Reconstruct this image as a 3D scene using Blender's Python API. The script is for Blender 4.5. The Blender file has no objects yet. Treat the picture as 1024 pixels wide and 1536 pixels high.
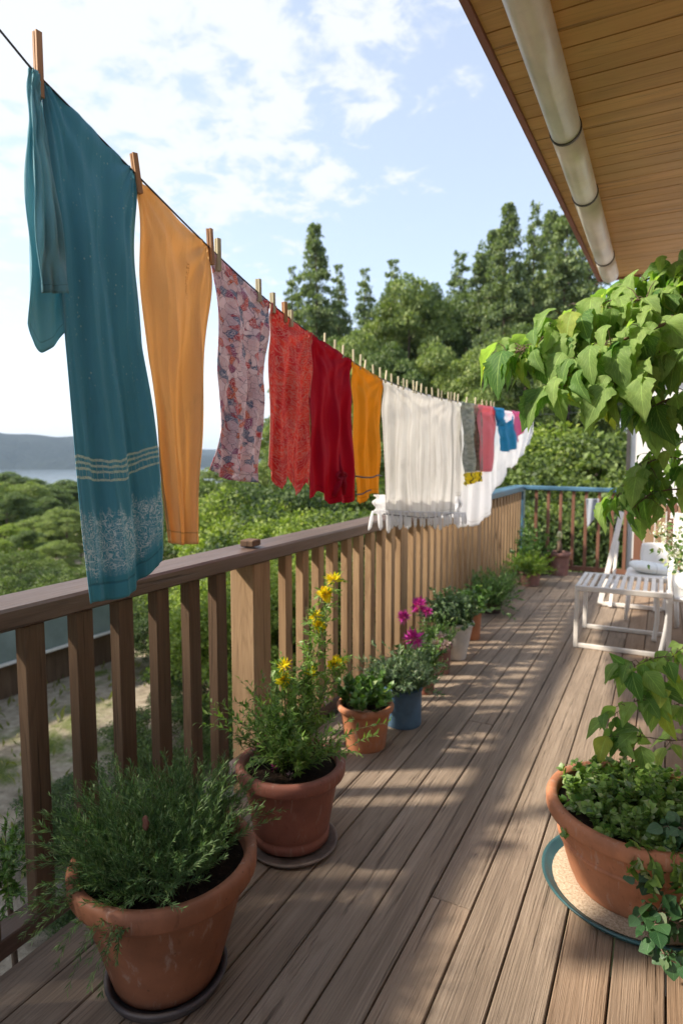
import bpy, math, random
import numpy as np
from mathutils import Vector, Matrix
rnd = random.Random(7); rng = np.random.default_rng(11)
S = bpy.context.scene; COL = S.collection
R_ = math.radians
# ---------------------------------------------------------------- camera
f_px, CAMH = 930.0, 1.5
pitch = math.atan(80/f_px); yaw = math.atan(483/f_px*math.cos(pitch))
Fv = np.array([-math.sin(yaw)*math.cos(pitch), math.cos(yaw)*math.cos(pitch), -math.sin(pitch)])
Rv = np.array([math.cos(yaw), math.sin(yaw), 0]); Uv = np.cross(Rv, Fv)
CC = np.array([0, 0, CAMH])
cam = bpy.data.cameras.new('camera'); camo = bpy.data.objects.new('camera', cam); COL.objects.link(camo)
camo.matrix_world = Matrix(((Rv[0],Uv[0],-Fv[0],0),(Rv[1],Uv[1],-Fv[1],0),(Rv[2],Uv[2],-Fv[2],CAMH),(0,0,0,1)))
cam.sensor_fit = 'VERTICAL'; cam.sensor_height = 36; cam.lens = f_px/1536*36
cam.clip_start = .05; cam.clip_end = 12000
cam.dof.use_dof = True; cam.dof.focus_distance = 1.75; cam.dof.aperture_fstop = 3.0
S.camera = camo
# ---------------------------------------------------------------- world, sun, exposure
SUN_EL, SUN_DX, SUN_DY = R_(40), -0.86, -0.51          # direction towards the sun
w = bpy.data.worlds.new("World"); S.world = w; w.use_nodes = True
nt = w.node_tree; nt.nodes.clear()
def wn(t, **k):
    n = nt.nodes.new(t)
    for a, b in k.items(): setattr(n, a, b)
    return n
def wmath(op, a, b=None, c=None):
    n = wn('ShaderNodeMath', operation=op)
    for i, v in enumerate((a, b, c)):
        if v is None: continue
        if isinstance(v, (int, float)): n.inputs[i].default_value = v
        else: nt.links.new(v, n.inputs[i])
    return n.outputs[0]
sky = wn('ShaderNodeTexSky', sky_type='NISHITA'); sky.sun_disc = False
sky.sun_elevation = SUN_EL; sky.sun_rotation = math.atan2(SUN_DX, SUN_DY)
sky.air_density = 1.0; sky.dust_density = 1.4; sky.ozone_density = 1.0
tc = wn('ShaderNodeTexCoord'); sp = wn('ShaderNodeSeparateXYZ'); nt.links.new(tc.outputs['Generated'], sp.inputs[0])
zc = wmath('MAXIMUM', sp.outputs[2], 0.0); den = wmath('ADD', zc, .16)
cx = wmath('DIVIDE', sp.outputs[0], den); cy = wmath('DIVIDE', sp.outputs[1], den)
cmb = wn('ShaderNodeCombineXYZ'); nt.links.new(cx, cmb.inputs[0]); nt.links.new(cy, cmb.inputs[1])
def wnoise(scale, detail, rough, dist=0, off=0):
    mp = wn('ShaderNodeMapping'); nt.links.new(cmb.outputs[0], mp.inputs[0]); mp.inputs[1].default_value = (off, off*.7, 0)
    n = wn('ShaderNodeTexNoise'); nt.links.new(mp.outputs[0], n.inputs['Vector'])
    n.inputs['Scale'].default_value = scale; n.inputs['Detail'].default_value = detail
    n.inputs['Roughness'].default_value = rough; n.inputs['Distortion'].default_value = dist
    return n.outputs['Fac']
def wmap(v, a, b, c=0., d=1.):
    n = wn('ShaderNodeMapRange', interpolation_type='SMOOTHSTEP'); nt.links.new(v, n.inputs[0])
    for i, q in enumerate((a, b, c, d)): n.inputs[i+1].default_value = q
    return n.outputs[0]
# the cloud bank stands in one part of the sky: high to the left (world direction)
vd = wn('ShaderNodeVectorMath', operation='DOT_PRODUCT'); nt.links.new(tc.outputs['Generated'], vd.inputs[0])
vd.inputs[1].default_value = (-0.62, 0.50, 0.60)
bank = wmap(vd.outputs['Value'], .80, 1.0)
puff = wnoise(8.5, 9, .62, .3, 3.1); veil = wnoise(1.6, 6, .6, .6, 8.3)
cl = wmath('ADD', wmath('MULTIPLY', bank, .20), wmath('MULTIPLY_ADD', veil, .45, wmath('MULTIPLY', puff, .75)))
cmask = wmap(cl, .68, .82)
fade = wmap(sp.outputs[2], .0, .25, 1., 0.)
hz = wmath('MULTIPLY', fade, .80)
amt = wmath('MULTIPLY_ADD', cmask, .54, .40)
lo = wmath('GREATER_THAN', sp.outputs[2], -0.02)
mx = wn('ShaderNodeMix', data_type='RGBA'); nt.links.new(amt, mx.inputs['Factor'])
nt.links.new(sky.outputs[0], mx.inputs['A']); mx.inputs['B'].default_value = (3.2, 3.3, 3.45, 1)
mx2 = wn('ShaderNodeMix', data_type='RGBA'); nt.links.new(hz, mx2.inputs['Factor']); nt.links.new(mx.outputs['Result'], mx2.inputs['A']); mx2.inputs['B'].default_value = (3.45, 3.6, 3.75, 1)
bg = wn('ShaderNodeBackground'); bg.inputs[1].default_value = .124
out = wn('ShaderNodeOutputWorld'); nt.links.new(mx2.outputs['Result'], bg.inputs[0]); nt.links.new(bg.outputs[0], out.inputs[0])
sl = bpy.data.lights.new('sun', 'SUN'); sl.energy = 3.1; sl.angle = R_(3.0); sl.color = (1, .89, .74)
so = bpy.data.objects.new('sun', sl); COL.objects.link(so)
so.rotation_euler = Vector((SUN_DX*math.cos(SUN_EL), SUN_DY*math.cos(SUN_EL), math.sin(SUN_EL))).to_track_quat('Z', 'Y').to_euler()
S.view_settings.view_transform = 'Standard'; S.view_settings.look = 'None'
S.view_settings.exposure = 1.36; S.view_settings.gamma = 1
S.cycles.max_bounces = 7; S.cycles.transparent_max_bounces = 6; S.cycles.volume_bounces = 0
S.cycles.diffuse_bounces = 4; S.cycles.glossy_bounces = 2; S.cycles.transmission_bounces = 4
# ---------------------------------------------------------------- survey helpers: photo pixel -> world
def ray(x, y): return Fv + Rv*(x-512)/f_px - Uv*(y-768)/f_px
def onz(x, y, z=0.): d = ray(x, y); return CC + d*((z-CAMH)/d[2])
def onx(x, y, X): d = ray(x, y); return CC + d*(X/d[0])
def ony(x, y, Y): d = ray(x, y); return CC + d*(Y/d[1])
# ---------------------------------------------------------------- tagging
def tag(o, label=None, cat=None, group=None, kind=None):
    for k, v in (('label', label), ('category', cat), ('group', group), ('kind', kind)):
        if v: o[k] = v
    return o
def thing(name, label, cat, loc=(0,0,0), rz=0, group=None):
    o = bpy.data.objects.new(name, None); COL.objects.link(o); o.empty_display_size = .1
    o.location = loc; o.rotation_euler = (0, 0, rz)
    return tag(o, label, cat, group)
def copy_tree(o, parent=None):
    c = o.copy(); COL.objects.link(c); c.parent = parent
    for ch in [q for q in o.children]: copy_tree(ch, c)
    return c
# ---------------------------------------------------------------- mesh builder
class MB:
    def __init__(s): s.V = []; s.F = []; s.UV = []
    def add(s, V, F, UV=None):
        b = len(s.V); s.V += [tuple(map(float, v)) for v in V]; s.F += [tuple(b+i for i in f) for f in F]
        s.UV += list(UV) if UV is not None else [(0., 0.)]*len(V)
        return s
    def box(s, a, b, rot=None, c=None, bev=0.):
        x0, y0, z0 = a; x1, y1, z1 = b
        if bev:
            e = bev; V = []
            for (x, y, z) in [(x,y,z) for x in (0,1) for y in (0,1) for z in (0,1)]:
                X=(x0,x1)[x]; Y=(y0,y1)[y]; Z=(z0,z1)[z]; sx=(1,-1)[x]*e; sy=(1,-1)[y]*e; sz=(1,-1)[z]*e
                V += [(X,Y+sy,Z+sz),(X+sx,Y,Z+sz),(X+sx,Y+sy,Z)]
            def i(x,y,z,k): return (x*4+y*2+z)*3+k
            F = [(i(0,0,0,0),i(0,0,1,0),i(0,1,1,0),i(0,1,0,0)),(i(1,0,0,0),i(1,1,0,0),i(1,1,1,0),i(1,0,1,0)),
                 (i(0,0,0,1),i(1,0,0,1),i(1,0,1,1),i(0,0,1,1)),(i(0,1,0,1),i(0,1,1,1),i(1,1,1,1),i(1,1,0,1)),
                 (i(0,0,0,2),i(0,1,0,2),i(1,1,0,2),i(1,0,0,2)),(i(0,0,1,2),i(1,0,1,2),i(1,1,1,2),i(0,1,1,2))]
            for p in (0,1):
                for q in (0,1):
                    F += [(i(p,q,0,0),i(p,q,1,0),i(p,q,1,1),i(p,q,0,1)),(i(p,0,q,0),i(p,1,q,0),i(p,1,q,2),i(p,0,q,2)),(i(0,p,q,1),i(1,p,q,1),i(1,p,q,2),i(0,p,q,2))]
                    for r in (0,1): F.append((i(p,q,r,0),i(p,q,r,1),i(p,q,r,2)))
        else:
            V = [(x0,y0,z0),(x1,y0,z0),(x1,y1,z0),(x0,y1,z0),(x0,y0,z1),(x1,y0,z1),(x1,y1,z1),(x0,y1,z1)]
            F = [(0,3,2,1),(4,5,6,7),(0,1,5,4),(1,2,6,5),(2,3,7,6),(3,0,4,7)]
        if rot is not None:
            m = rot if isinstance(rot, Matrix) else Matrix.Rotation(rot, 3, 'Z'); cc = Vector(c or (0,0,0))
            V = [tuple(m @ (Vector(v)-cc) + cc) for v in V]
        return s.add(V, F)
    def beam(s, p, q, wd, ht, up=(0,0,1), bev=.002):
        p = Vector(p); q = Vector(q); d = (q-p); L = d.length; d.normalize(); u = Vector(up)
        sd = d.cross(u).normalized(); u = sd.cross(d)
        t = MB().box((-wd/2,0,-ht/2),(wd/2,L,ht/2), bev=bev)
        return s.add([tuple(p + sd*v[0] + d*v[1] + u*v[2]) for v in t.V], t.F)
    def tube(s, pts, r, n=8, cap=True):
        P = [Vector(p) for p in pts]; rr = r if isinstance(r, (list, tuple)) else [r]*len(P)
        V = []; F = []; UV = []; ref = None
        for k, p in enumerate(P):
            t = (P[min(k+1, len(P)-1)] - P[max(k-1, 0)])
            t = t.normalized() if t.length > 1e-9 else Vector((0,0,1))
            if ref is None: ref = Vector((0,0,1)) if abs(t.z) < .9 else Vector((1,0,0))
            a = (ref - t*ref.dot(t)).normalized(); b = t.cross(a); ref = a
            for j in range(n):
                an = 2*math.pi*j/n; V.append(tuple(p + (a*math.cos(an)+b*math.sin(an))*rr[k])); UV.append((j/n, k/max(1,len(P)-1)))
            if k:
                o = (k-1)*n
                for j in range(n): F.append((o+j, o+(j+1)%n, o+n+(j+1)%n, o+n+j))
        if cap: F.append(tuple(range(n))[::-1]); F.append(tuple(range((len(P)-1)*n, len(P)*n)))
        return s.add(V, F, UV)
    def lathe(s, prof, n=48, c=(0,0,0), wob=0., closed=False):
        V = []; F = []; ph = rnd.random()*6
        for k, (r, z) in enumerate(prof):
            for j in range(n):
                an = 2*math.pi*j/n; q = r*(1+wob*math.sin(2*an+ph)+wob*.5*math.sin(3*an+ph*2))
                V.append((c[0]+q*math.cos(an), c[1]+q*math.sin(an), c[2]+z+wob*.4*r*math.sin(an+ph)))
        m = len(prof)
        for k in range(m-1 if not closed else m):
            a = k*n; b = ((k+1) % m)*n
            for j in range(n): F.append((a+j, a+(j+1)%n, b+(j+1)%n, b+j))
        if not closed:
            F.append(tuple(range(n))[::-1]); F.append(tuple(range((m-1)*n, m*n)))
        return s.add(V, F)
    def blob(s, c, r, n=10, m=7, noise=.1, seed=0):
        q = random.Random(seed); V = []; F = []
        rx, ry, rz = (r, r, r) if isinstance(r, (int, float)) else r
        for i in range(m+1):
            th = math.pi*i/m
            for j in range(n):
                an = 2*math.pi*j/n; k = 1+q.uniform(-noise, noise) if 0 < i < m else 1
                V.append((c[0]+rx*k*math.sin(th)*math.cos(an), c[1]+ry*k*math.sin(th)*math.sin(an), c[2]+rz*k*math.cos(th)))
        for i in range(m):
            for j in range(n): F.append((i*n+j, (i+1)*n+j, (i+1)*n+(j+1)%n, i*n+(j+1)%n))
        return s.add(V, F)
    def build(s, name, mat, parent=None, smooth=False, loc=None):
        return mk(name, s.V, s.F, mat, parent, smooth, s.UV)
def mk(name, V, F, mat, parent=None, smooth=False, UV=None):
    me = bpy.data.meshes.new(name)
    if isinstance(F, np.ndarray):
        k = F.shape[1]; me.vertices.add(len(V)); me.vertices.foreach_set('co', np.asarray(V, np.float32).ravel())
        me.loops.add(F.size); me.loops.foreach_set('vertex_index', F.astype(np.int32).ravel())
        me.polygons.add(len(F)); me.polygons.foreach_set('loop_start', np.arange(0, F.size, k, dtype=np.int32))
        me.update(calc_edges=True)
    else:
        me.from_pydata(V, [], F); me.update()
    if UV is not None and len(UV):
        lay = me.uv_layers.new(name='UVMap'); li = np.empty(len(me.loops), np.int32); me.loops.foreach_get('vertex_index', li)
        lay.data.foreach_set('uv', np.asarray(UV, np.float32)[li].ravel())
    if smooth: me.polygons.foreach_set('use_smooth', np.ones(len(me.polygons), bool))
    me.materials.append(mat)
    o = bpy.data.objects.new(name, me); COL.objects.link(o)
    if parent is not None: o.parent = parent
    return o
# many copies of a small template mesh (leaves) placed in one mesh
def frames(D, N):
    D = D/np.maximum(np.linalg.norm(D, axis=1, keepdims=True), 1e-9)
    N = N - D*(N*D).sum(1, keepdims=True); N /= np.maximum(np.linalg.norm(N, axis=1, keepdims=True), 1e-9)
    Sd = np.cross(D, N)
    return np.stack([Sd, D, N], axis=2)          # columns
def leaves(T, P, D, N, size):
    Vt, Ft, Ut = T; M = frames(np.asarray(D, float), np.asarray(N, float)); P = np.asarray(P, float)
    size = np.broadcast_to(np.asarray(size, float), (len(P),))
    V = np.einsum('kij,nj->kni', M, Vt)*size[:, None, None] + P[:, None, :]
    n = len(Vt); F = (Ft[None] + (np.arange(len(P))*n)[:, None, None]).reshape(-1, Ft.shape[1])
    return V.reshape(-1, 3), F, np.tile(Ut, (len(P), 1))
def leaf_tpl(widths, fold=.25, droop=.25, cols=5, L=1.0, wave=0.):
    V = []; U = []; n = len(widths)
    for i, wd in enumerate(widths):
        t = i/(n-1); y = L*t
        for j in range(cols):
            s_ = -1+2*j/(cols-1); x = wd*s_
            V.append((x, y - abs(s_)*wd*.15, -droop*t*t*L + fold*abs(x) + wave*math.sin(9*t+3*s_)*abs(s_)*wd)); U.append((.5+.5*s_, t))
    F = [(i*cols+j, i*cols+j+1, (i+1)*cols+j+1, (i+1)*cols+j) for i in range(n-1) for j in range(cols-1)]
    return np.array(V), np.array(F), np.array(U)
T_QUAD = (np.array([(0,0,0),(-.36,.5,.10),(0,1,-.08),(.36,.5,.10)], float), np.array([(0,3,2,1)]), np.array([(.5,0),(0,.5),(.5,1),(1,.5)]))
T_NEED = (np.array([(-.05,0,0),(-.06,.55,.05),(0,1,.0),(.06,.5,.05)], float), np.array([(0,3,2,1)]), np.array([(.4,0),(0,.5),(.5,1),(1,.5)]))
T_NARROW = (np.array([(0,0,0),(-.13,.45,.08),(0,1,-.15),(.13,.45,.08)], float), np.array([(0,3,2,1)]), np.array([(.5,0),(0,.5),(.5,1),(1,.5)]))
T_BIG = leaf_tpl([.012,.14,.26,.33,.36,.35,.32,.27,.21,.14,.07,.0], .22, .50, 7, 1, .12)
T_LOBE = leaf_tpl([.012,.17,.30,.35,.29,.34,.26,.29,.20,.19,.11,.05,.0], .32, .50, 7, 1, .28)
T_OVAL = leaf_tpl([.02,.28,.38,.33,.18,.0], .25, .2, 3)
T_ROUND = leaf_tpl([.05,.42,.52,.46,.28,.04], .12, .12, 3)
def unit(v): return v/np.maximum(np.linalg.norm(v, axis=-1, keepdims=True), 1e-9)
# ---------------------------------------------------------------- materials
class NM:
    def __init__(s, name):
        s.m = bpy.data.materials.new(name); s.m.use_nodes = True; s.t = s.m.node_tree; s.t.nodes.clear()
        s.out = s.n('ShaderNodeOutputMaterial')
    def n(s, t, **k):
        q = s.t.nodes.new(t)
        for a, b in k.items(): setattr(q, a, b)
        return q
    def put(s, sock, v):
        if v is None: return
        if isinstance(v, bpy.types.NodeSocket): s.t.links.new(v, sock)
        elif isinstance(v, (tuple, list)) and sock.type == 'RGBA': sock.default_value = tuple(v)+((1,) if len(v) == 3 else ())
        else: sock.default_value = v
    def coord(s, kind='Object', scale=(1,1,1), island=False, loc=(0,0,0)):
        v = s.n('ShaderNodeTexCoord').outputs[kind]
        if island:
            g = s.n('ShaderNodeNewGeometry').outputs['Random Per Island']
            a = s.n('ShaderNodeVectorMath', operation='MULTIPLY_ADD'); s.t.links.new(g, a.inputs[0]); a.inputs[1].default_value = (37.1, 91.7, 13.3); s.t.links.new(v, a.inputs[2]); v = a.outputs[0]
        mp = s.n('ShaderNodeMapping'); s.t.links.new(v, mp.inputs[0]); mp.inputs['Scale'].default_value = scale; mp.inputs['Location'].default_value = loc
        return mp.outputs[0]
    def island(s): return s.n('ShaderNodeNewGeometry').outputs['Random Per Island']
    def objrand(s): return s.n('ShaderNodeObjectInfo').outputs['Random']
    def noise(s, vec, scale=5, detail=4, rough=.5, dist=0):
        q = s.n('ShaderNodeTexNoise'); s.put(q.inputs['Vector'], vec); q.inputs['Scale'].default_value = scale
        q.inputs['Detail'].default_value = detail; q.inputs['Roughness'].default_value = rough; q.inputs['Distortion'].default_value = dist
        return q.outputs['Fac']
    def voro(s, vec, scale=5, feature='F1', out='Distance', rand=1.):
        q = s.n('ShaderNodeTexVoronoi', feature=feature); s.put(q.inputs['Vector'], vec); q.inputs['Scale'].default_value = scale
        q.inputs['Randomness'].default_value = rand
        return q.outputs[out]
    def math(s, op, a, b=None, c=None):
        q = s.n('ShaderNodeMath', operation=op)
        for i, v in enumerate((a, b, c)): s.put(q.inputs[i], v)
        return q.outputs[0]
    def mr(s, v, a, b, c=0., d=1., t='SMOOTHSTEP'):
        q = s.n('ShaderNodeMapRange', interpolation_type=t); s.put(q.inputs[0], v)
        for i, k in enumerate((a, b, c, d)): q.inputs[i+1].default_value = k
        return q.outputs[0]
    def mix(s, fac, a, b, mode='MIX'):
        q = s.n('ShaderNodeMix', data_type='RGBA', blend_type=mode); s.put(q.inputs['Factor'], fac); s.put(q.inputs['A'], a); s.put(q.inputs['B'], b)
        return q.outputs['Result']
    def ramp(s, fac, stops, interp='LINEAR'):
        q = s.n('ShaderNodeValToRGB'); s.put(q.inputs[0], fac); e = q.color_ramp; e.interpolation = interp
        while len(e.elements) < len(stops): e.elements.new(.5)
        for el, (p, c) in zip(e.elements, stops): el.position = p; el.color = tuple(c)+(1,) if len(c) == 3 else c
        return q.outputs[0]
    def bump(s, h, strength=.3, dist=.01, nrm=None):
        q = s.n('ShaderNodeBump'); s.put(q.inputs['Height'], h); q.inputs['Strength'].default_value = strength; q.inputs['Distance'].default_value = dist
        if nrm is not None: s.t.links.new(nrm, q.inputs['Normal'])
        return q.outputs[0]
    def sepuv(s):
        q = s.n('ShaderNodeSeparateXYZ'); s.t.links.new(s.n('ShaderNodeTexCoord').outputs['UV'], q.inputs[0]); return q.outputs[0], q.outputs[1]
    def finish(s, col, rough=.6, nrm=None, spec=.5, metal=0., trans=0., tcol=None, sheen=0., coat=0.):
        p = s.n('ShaderNodeBsdfPrincipled'); s.put(p.inputs['Base Color'], col); s.put(p.inputs['Roughness'], rough)
        p.inputs['Specular IOR Level'].default_value = spec; p.inputs['Metallic'].default_value = metal; p.inputs['Sheen Weight'].default_value = sheen
        p.inputs['Coat Weight'].default_value = coat
        if nrm is not None: s.t.links.new(nrm, p.inputs['Normal'])
        sh = p.outputs[0]
        if trans:
            t = s.n('ShaderNodeBsdfTranslucent'); s.put(t.inputs[0], tcol if tcol is not None else col)
            if nrm is not None: s.t.links.new(nrm, t.inputs['Normal'])
            mx_ = s.n('ShaderNodeMixShader'); mx_.inputs[0].default_value = trans
            s.t.links.new(sh, mx_.inputs[1]); s.t.links.new(t.outputs[0], mx_.inputs[2]); sh = mx_.outputs[0]
        s.t.links.new(sh, s.out.inputs[0]); return s.m
def wood(name, cols, axis=1, rough=.75, scale=1., knots=True, bumps=.35, island=True, spec=.3, tint=None):
    """weathered plank: cols = dark, mid, light; axis = grain direction"""
    m = NM(name)
    def sc(a, b): v = [a*scale]*3; v[axis] = b*scale; return tuple(v)
    c = m.coord('Object', (1,1,1), island)
    def mp(s_):
        q = m.n('ShaderNodeMapping'); m.t.links.new(c, q.inputs[0]); q.inputs['Scale'].default_value = s_; return q.outputs[0]
    big = m.noise(mp(sc(14, .9)), 1, 3, .55, .4)
    rings = m.math('FRACT', m.math('MULTIPLY', m.noise(mp(sc(9, .55)), 1, 2, .4, .2), 15))
    rings = m.math('ABSOLUTE', m.math('MULTIPLY_ADD', rings, 2, -1))
    fine = m.noise(mp(sc(210, 4.5)), 1, 5, .7)
    mid = m.noise(mp(sc(60, 1.6)), 1, 4, .6)
    col = m.ramp(m.math('MULTIPLY_ADD', fine, .45, m.math('MULTIPLY', big, .6)), [(.28, cols[0]), (.52, cols[1]), (.78, cols[2])])
    col = m.mix(m.math('MULTIPLY', m.mr(rings, .55, 1.), .30), col, cols[0])
    crack = m.mr(mid, .40, .30)
    col = m.mix(m.math('MULTIPLY', crack, .75), col, tuple(x*.35 for x in cols[0]))
    blot = m.noise(m.coord('Object', (1,1,1), False), 2.3, 5, .6)
    col = m.mix(m.mr(blot, .35, .7, 0, .35), col, tuple(x*.62 for x in cols[1]))
    if island: col = m.mix(m.math('MULTIPLY', m.island(), .38), col, tuple(x*.55 for x in cols[1]), 'MIX')
    if tint:
        line = m.noise(mp(sc(330, 1.1)), 1, 2, .5); g2 = m.noise(mp(sc(95, .55)), 1, 3, .5, .3)
        col = m.mix(m.math('MULTIPLY', m.mr(line, .50, .34), .34), col, tuple(x*.45 for x in cols[1])); col = m.mix(m.math('MULTIPLY', m.mr(g2, .56, .68), .22), col, cols[2])
        ir = m.math('FRACT', m.math('MULTIPLY', m.island(), 7.3)); px_ = m.n('ShaderNodeSeparateXYZ'); m.t.links.new(m.n('ShaderNodeTexCoord').outputs['Object'], px_.inputs[0])
        col = m.mix(m.math('MULTIPLY', m.math('ADD', m.mr(ir, .55, .95), m.mr(px_.outputs[0], -.35, .05)), .30), col, tint)
        fine = m.math('ADD', fine, m.math('MULTIPLY', line, .8))
    h = m.math('MULTIPLY_ADD', fine, .8, m.math('MULTIPLY', crack, -1.0)); h = m.math('MULTIPLY_ADD', rings, .15, h)
    if knots:
        kv = m.voro(mp(sc(5.2, 1.25)), 1)
        k1 = m.mr(kv, .10, .045)
        col = m.mix(m.math('MULTIPLY', m.mr(kv, .20, .06), .35), col, cols[0])
        col = m.mix(m.math('MULTIPLY', k1, .8), col, tuple(x*.28 for x in cols[0]))
    return m.finish(col, m.mr(fine, .3, .7, rough-.08, rough+.12), m.bump(h, bumps, .004), spec)
M = {}
M['deck'] = wood('deck_wood', ((.14,.102,.074),(.345,.265,.195),(.54,.43,.33)), 1, .72, bumps=1.1, tint=(.30,.175,.095))
M['rail'] = wood('rail_wood', ((.06,.035,.025),(.135,.085,.062),(.23,.165,.135)), 1, .42, spec=.45, knots=False)
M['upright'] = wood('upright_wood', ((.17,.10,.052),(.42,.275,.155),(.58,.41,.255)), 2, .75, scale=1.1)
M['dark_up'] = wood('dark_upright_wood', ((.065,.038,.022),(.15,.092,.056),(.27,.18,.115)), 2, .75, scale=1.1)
M['red_up'] = wood('red_spindle_wood', ((.13,.055,.032),(.24,.115,.072),(.33,.17,.11)), 2, .7, knots=False)
M['peg'] = wood('peg_wood', ((.33,.16,.07),(.50,.27,.13),(.62,.38,.20)), 2, .6, scale=3, knots=False, bumps=.15)
M['peg_pale'] = wood('pale_peg_wood', ((.42,.36,.22),(.60,.54,.36),(.72,.66,.47)), 2, .6, scale=3, knots=False, bumps=.1)
def plain(name, col, rough=.5, var=.15, scale=8, bump=.1, **k):
    m = NM(name); c = m.coord(); n = m.noise(c, scale, 6, .6); n2 = m.noise(c, scale*9, 3, .6)
    cc = m.mix(m.mr(n, .3, .7), tuple(x*(1-var) for x in col), tuple(min(1, x*(1+var)) for x in col))
    cc = m.mix(m.math('MULTIPLY', m.mr(n2, .55, .75), var), cc, tuple(x*.5 for x in col))
    return m.finish(cc, m.mr(n, .3, .7, rough-.06, rough+.08), m.bump(m.math('ADD', n2, n), bump, .003), **k)
M['blue_paint'] = plain('worn_blue_paint', (.06,.145,.22), .4, .25, 5)
M['white_paint'] = plain('white_paint', (.78,.74,.69), .4, .10, 6)
M['white_plastic'] = plain('white_plastic', (.85,.84,.82), .35, .04, 4)
M['steel'] = plain('painted_gutter_metal', (.86,.83,.76), .36, .10, 6, .05, metal=.0)
M['line'] = plain('line_cord', (.05,.055,.065), .6, .2, 40)
M['white_wall'] = plain('white_render', (.78,.77,.74), .85, .05, 3, .25)
M['dark_trim'] = plain('dark_trim', (.06,.055,.05), .5)
M['grey_clay'] = plain('grey_clay', (.085,.075,.078), .6, .3, 14, .3)
M['brown_clay'] = plain('brown_clay', (.20,.155,.13), .75, .3, 14, .3)
M['teal_glaze'] = plain('teal_glaze', (.03,.095,.10), .35, .25, 10, .1)
M['blue_glaze'] = plain('blue_glazed_pot', (.085,.17,.27), .42, .22, 9, .12)
M['white_pot'] = plain('white_ceramic', (.68,.64,.60), .5, .12, 9)
M['dark_pot'] = plain('dark_plastic', (.06,.035,.03), .5, .2)
M['green_metal'] = plain('grey_green_sheet', (.20,.25,.235), .55, .15, 2, .1)
M['glass'] = plain('window_glass', (.03,.04,.05), .08, .05, 2, 0, coat=1.)
M['roof_metal'] = plain('roof_covering', (.25,.16,.13), .6, .2)
def terracotta(name, base):
    m = NM(name); c = m.coord(); n = m.noise(c, 7, 7, .62); n2 = m.noise(c, 2.3, 4, .6, .5); g = m.noise(c, 160, 3, .6)
    col = m.mix(m.mr(n, .3, .72), tuple(x*.78 for x in base), tuple(min(1, x*1.18) for x in base))
    col = m.mix(m.mr(n2, .56, .75, 0, .32), col, (.48,.37,.31))
    col = m.mix(m.mr(n2, .42, .28, 0, .35), col, tuple(x*.45 for x in base))
    dr = m.noise(m.coord('Object', (5,5,1.2)), 6, 5, .65, .4); col = m.mix(m.mr(dr, .55, .72, 0, .40), col, (.52,.42,.35)); col = m.mix(m.mr(dr, .42, .30, 0, .45), col, tuple(x*.4 for x in base))
    sp_ = m.voro(c, 30); col = m.mix(m.mr(sp_, .12, .06, 0, .5), col, tuple(x*.3 for x in base))
    return m.finish(col, m.mr(n, .3, .7, .58, .8), m.bump(m.math('MULTIPLY_ADD', g, .5, n), .22, .003), .35)
M['terra'] = terracotta('terracotta', (.30,.120,.062)); M['terra_red'] = terracotta('red_terracotta', (.30,.115,.080))
M['terra_lit'] = terracotta('orange_terracotta', (.46,.19,.095)); M['mauve'] = terracotta('mauve_terracotta', (.24,.12,.10))
m = NM('potting_soil'); c = m.coord(); n = m.noise(c, 60, 8, .75); v = m.voro(c, 90)
M['soil'] = m.finish(m.mix(m.mr(v, .12, .03, 0, .55), m.ramp(n, [(.3, (.008,.006,.005)), (.55, (.035,.022,.015)), (.8, (.11,.075,.05))]), (.35,.28,.22)), .95, m.bump(n, 1., .015), .15)
m = NM('sandy_gravel'); c = m.coord(); v = m.voro(c, 170, out='Color'); n = m.noise(c, 30, 6, .7)
M['gravel'] = m.finish(m.ramp(m.noise(c, 120, 6, .75), [(.3, (.20,.14,.09)), (.5, (.48,.37,.26)), (.7, (.66,.55,.42))]), .95, m.bump(m.noise(c, 200, 4, .7), 1, .004), .2)
def leafm(name, dark, light, yellow=None, trans=.35, rough=.45, veins=False, spec=.4, ybias=.86, tmul=1.3):
    m = NM(name); r = m.island()
    st = [(0., dark), (.65, light)]
    if yellow: st += [(ybias, light), (1., yellow)]
    col = m.ramp(r, st)
    nrm = None
    if veins:
        u, v_ = m.sepuv(); du = m.math('ABSOLUTE', m.math('SUBTRACT', u, .5))
        rib = m.mr(du, .035, .008); w_ = m.math('FRACT', m.math('MULTIPLY', m.math('MULTIPLY_ADD', du, -1.1, v_), 7.))
        side = m.mr(m.math('ABSOLUTE', m.math('SUBTRACT', w_, .5)), .10, .02)
        vv = m.math('MAXIMUM', rib, m.math('MULTIPLY', side, .6))
        col = m.mix(m.math('MULTIPLY', vv, .5), col, tuple(min(1, x*1.9) for x in light))
        mot = m.noise(m.coord(), 30, 4, .6); col = m.mix(m.mr(mot, .35, .7, 0, .3), col, dark)
        nrm = m.bump(m.math('MULTIPLY_ADD', vv, -.8, mot), .35, .004)
    tc_ = m.mix(1., col, (tmul, tmul*1.12, tmul*.45), 'MULTIPLY')
    return m.finish(col, rough, nrm, spec, trans=trans, tcol=tc_)
M['vine'] = leafm('vine_leaf', (.075,.18,.045), (.29,.41,.13), (.46,.48,.08), .46, .62, True, .25, .95, 1.6)
M['ivy'] = leafm('ivy_leaf', (.02,.07,.025), (.07,.16,.06), (.30,.36,.20), .3, .4, True, .5, .9)
M['mint'] = leafm('mint_leaf', (.07,.16,.035), (.24,.37,.09), (.50,.56,.32), .35, .4, False, .5, .86)
M['rosemary'] = leafm('rosemary_leaf', (.035,.095,.030), (.14,.25,.080), (.30,.40,.18), .25, .5, False, .35, .8)
M['herb'] = leafm('herb_leaf', (.05,.12,.028), (.16,.29,.075), (.38,.46,.22), .35, .42, False, .5, .85)
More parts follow.
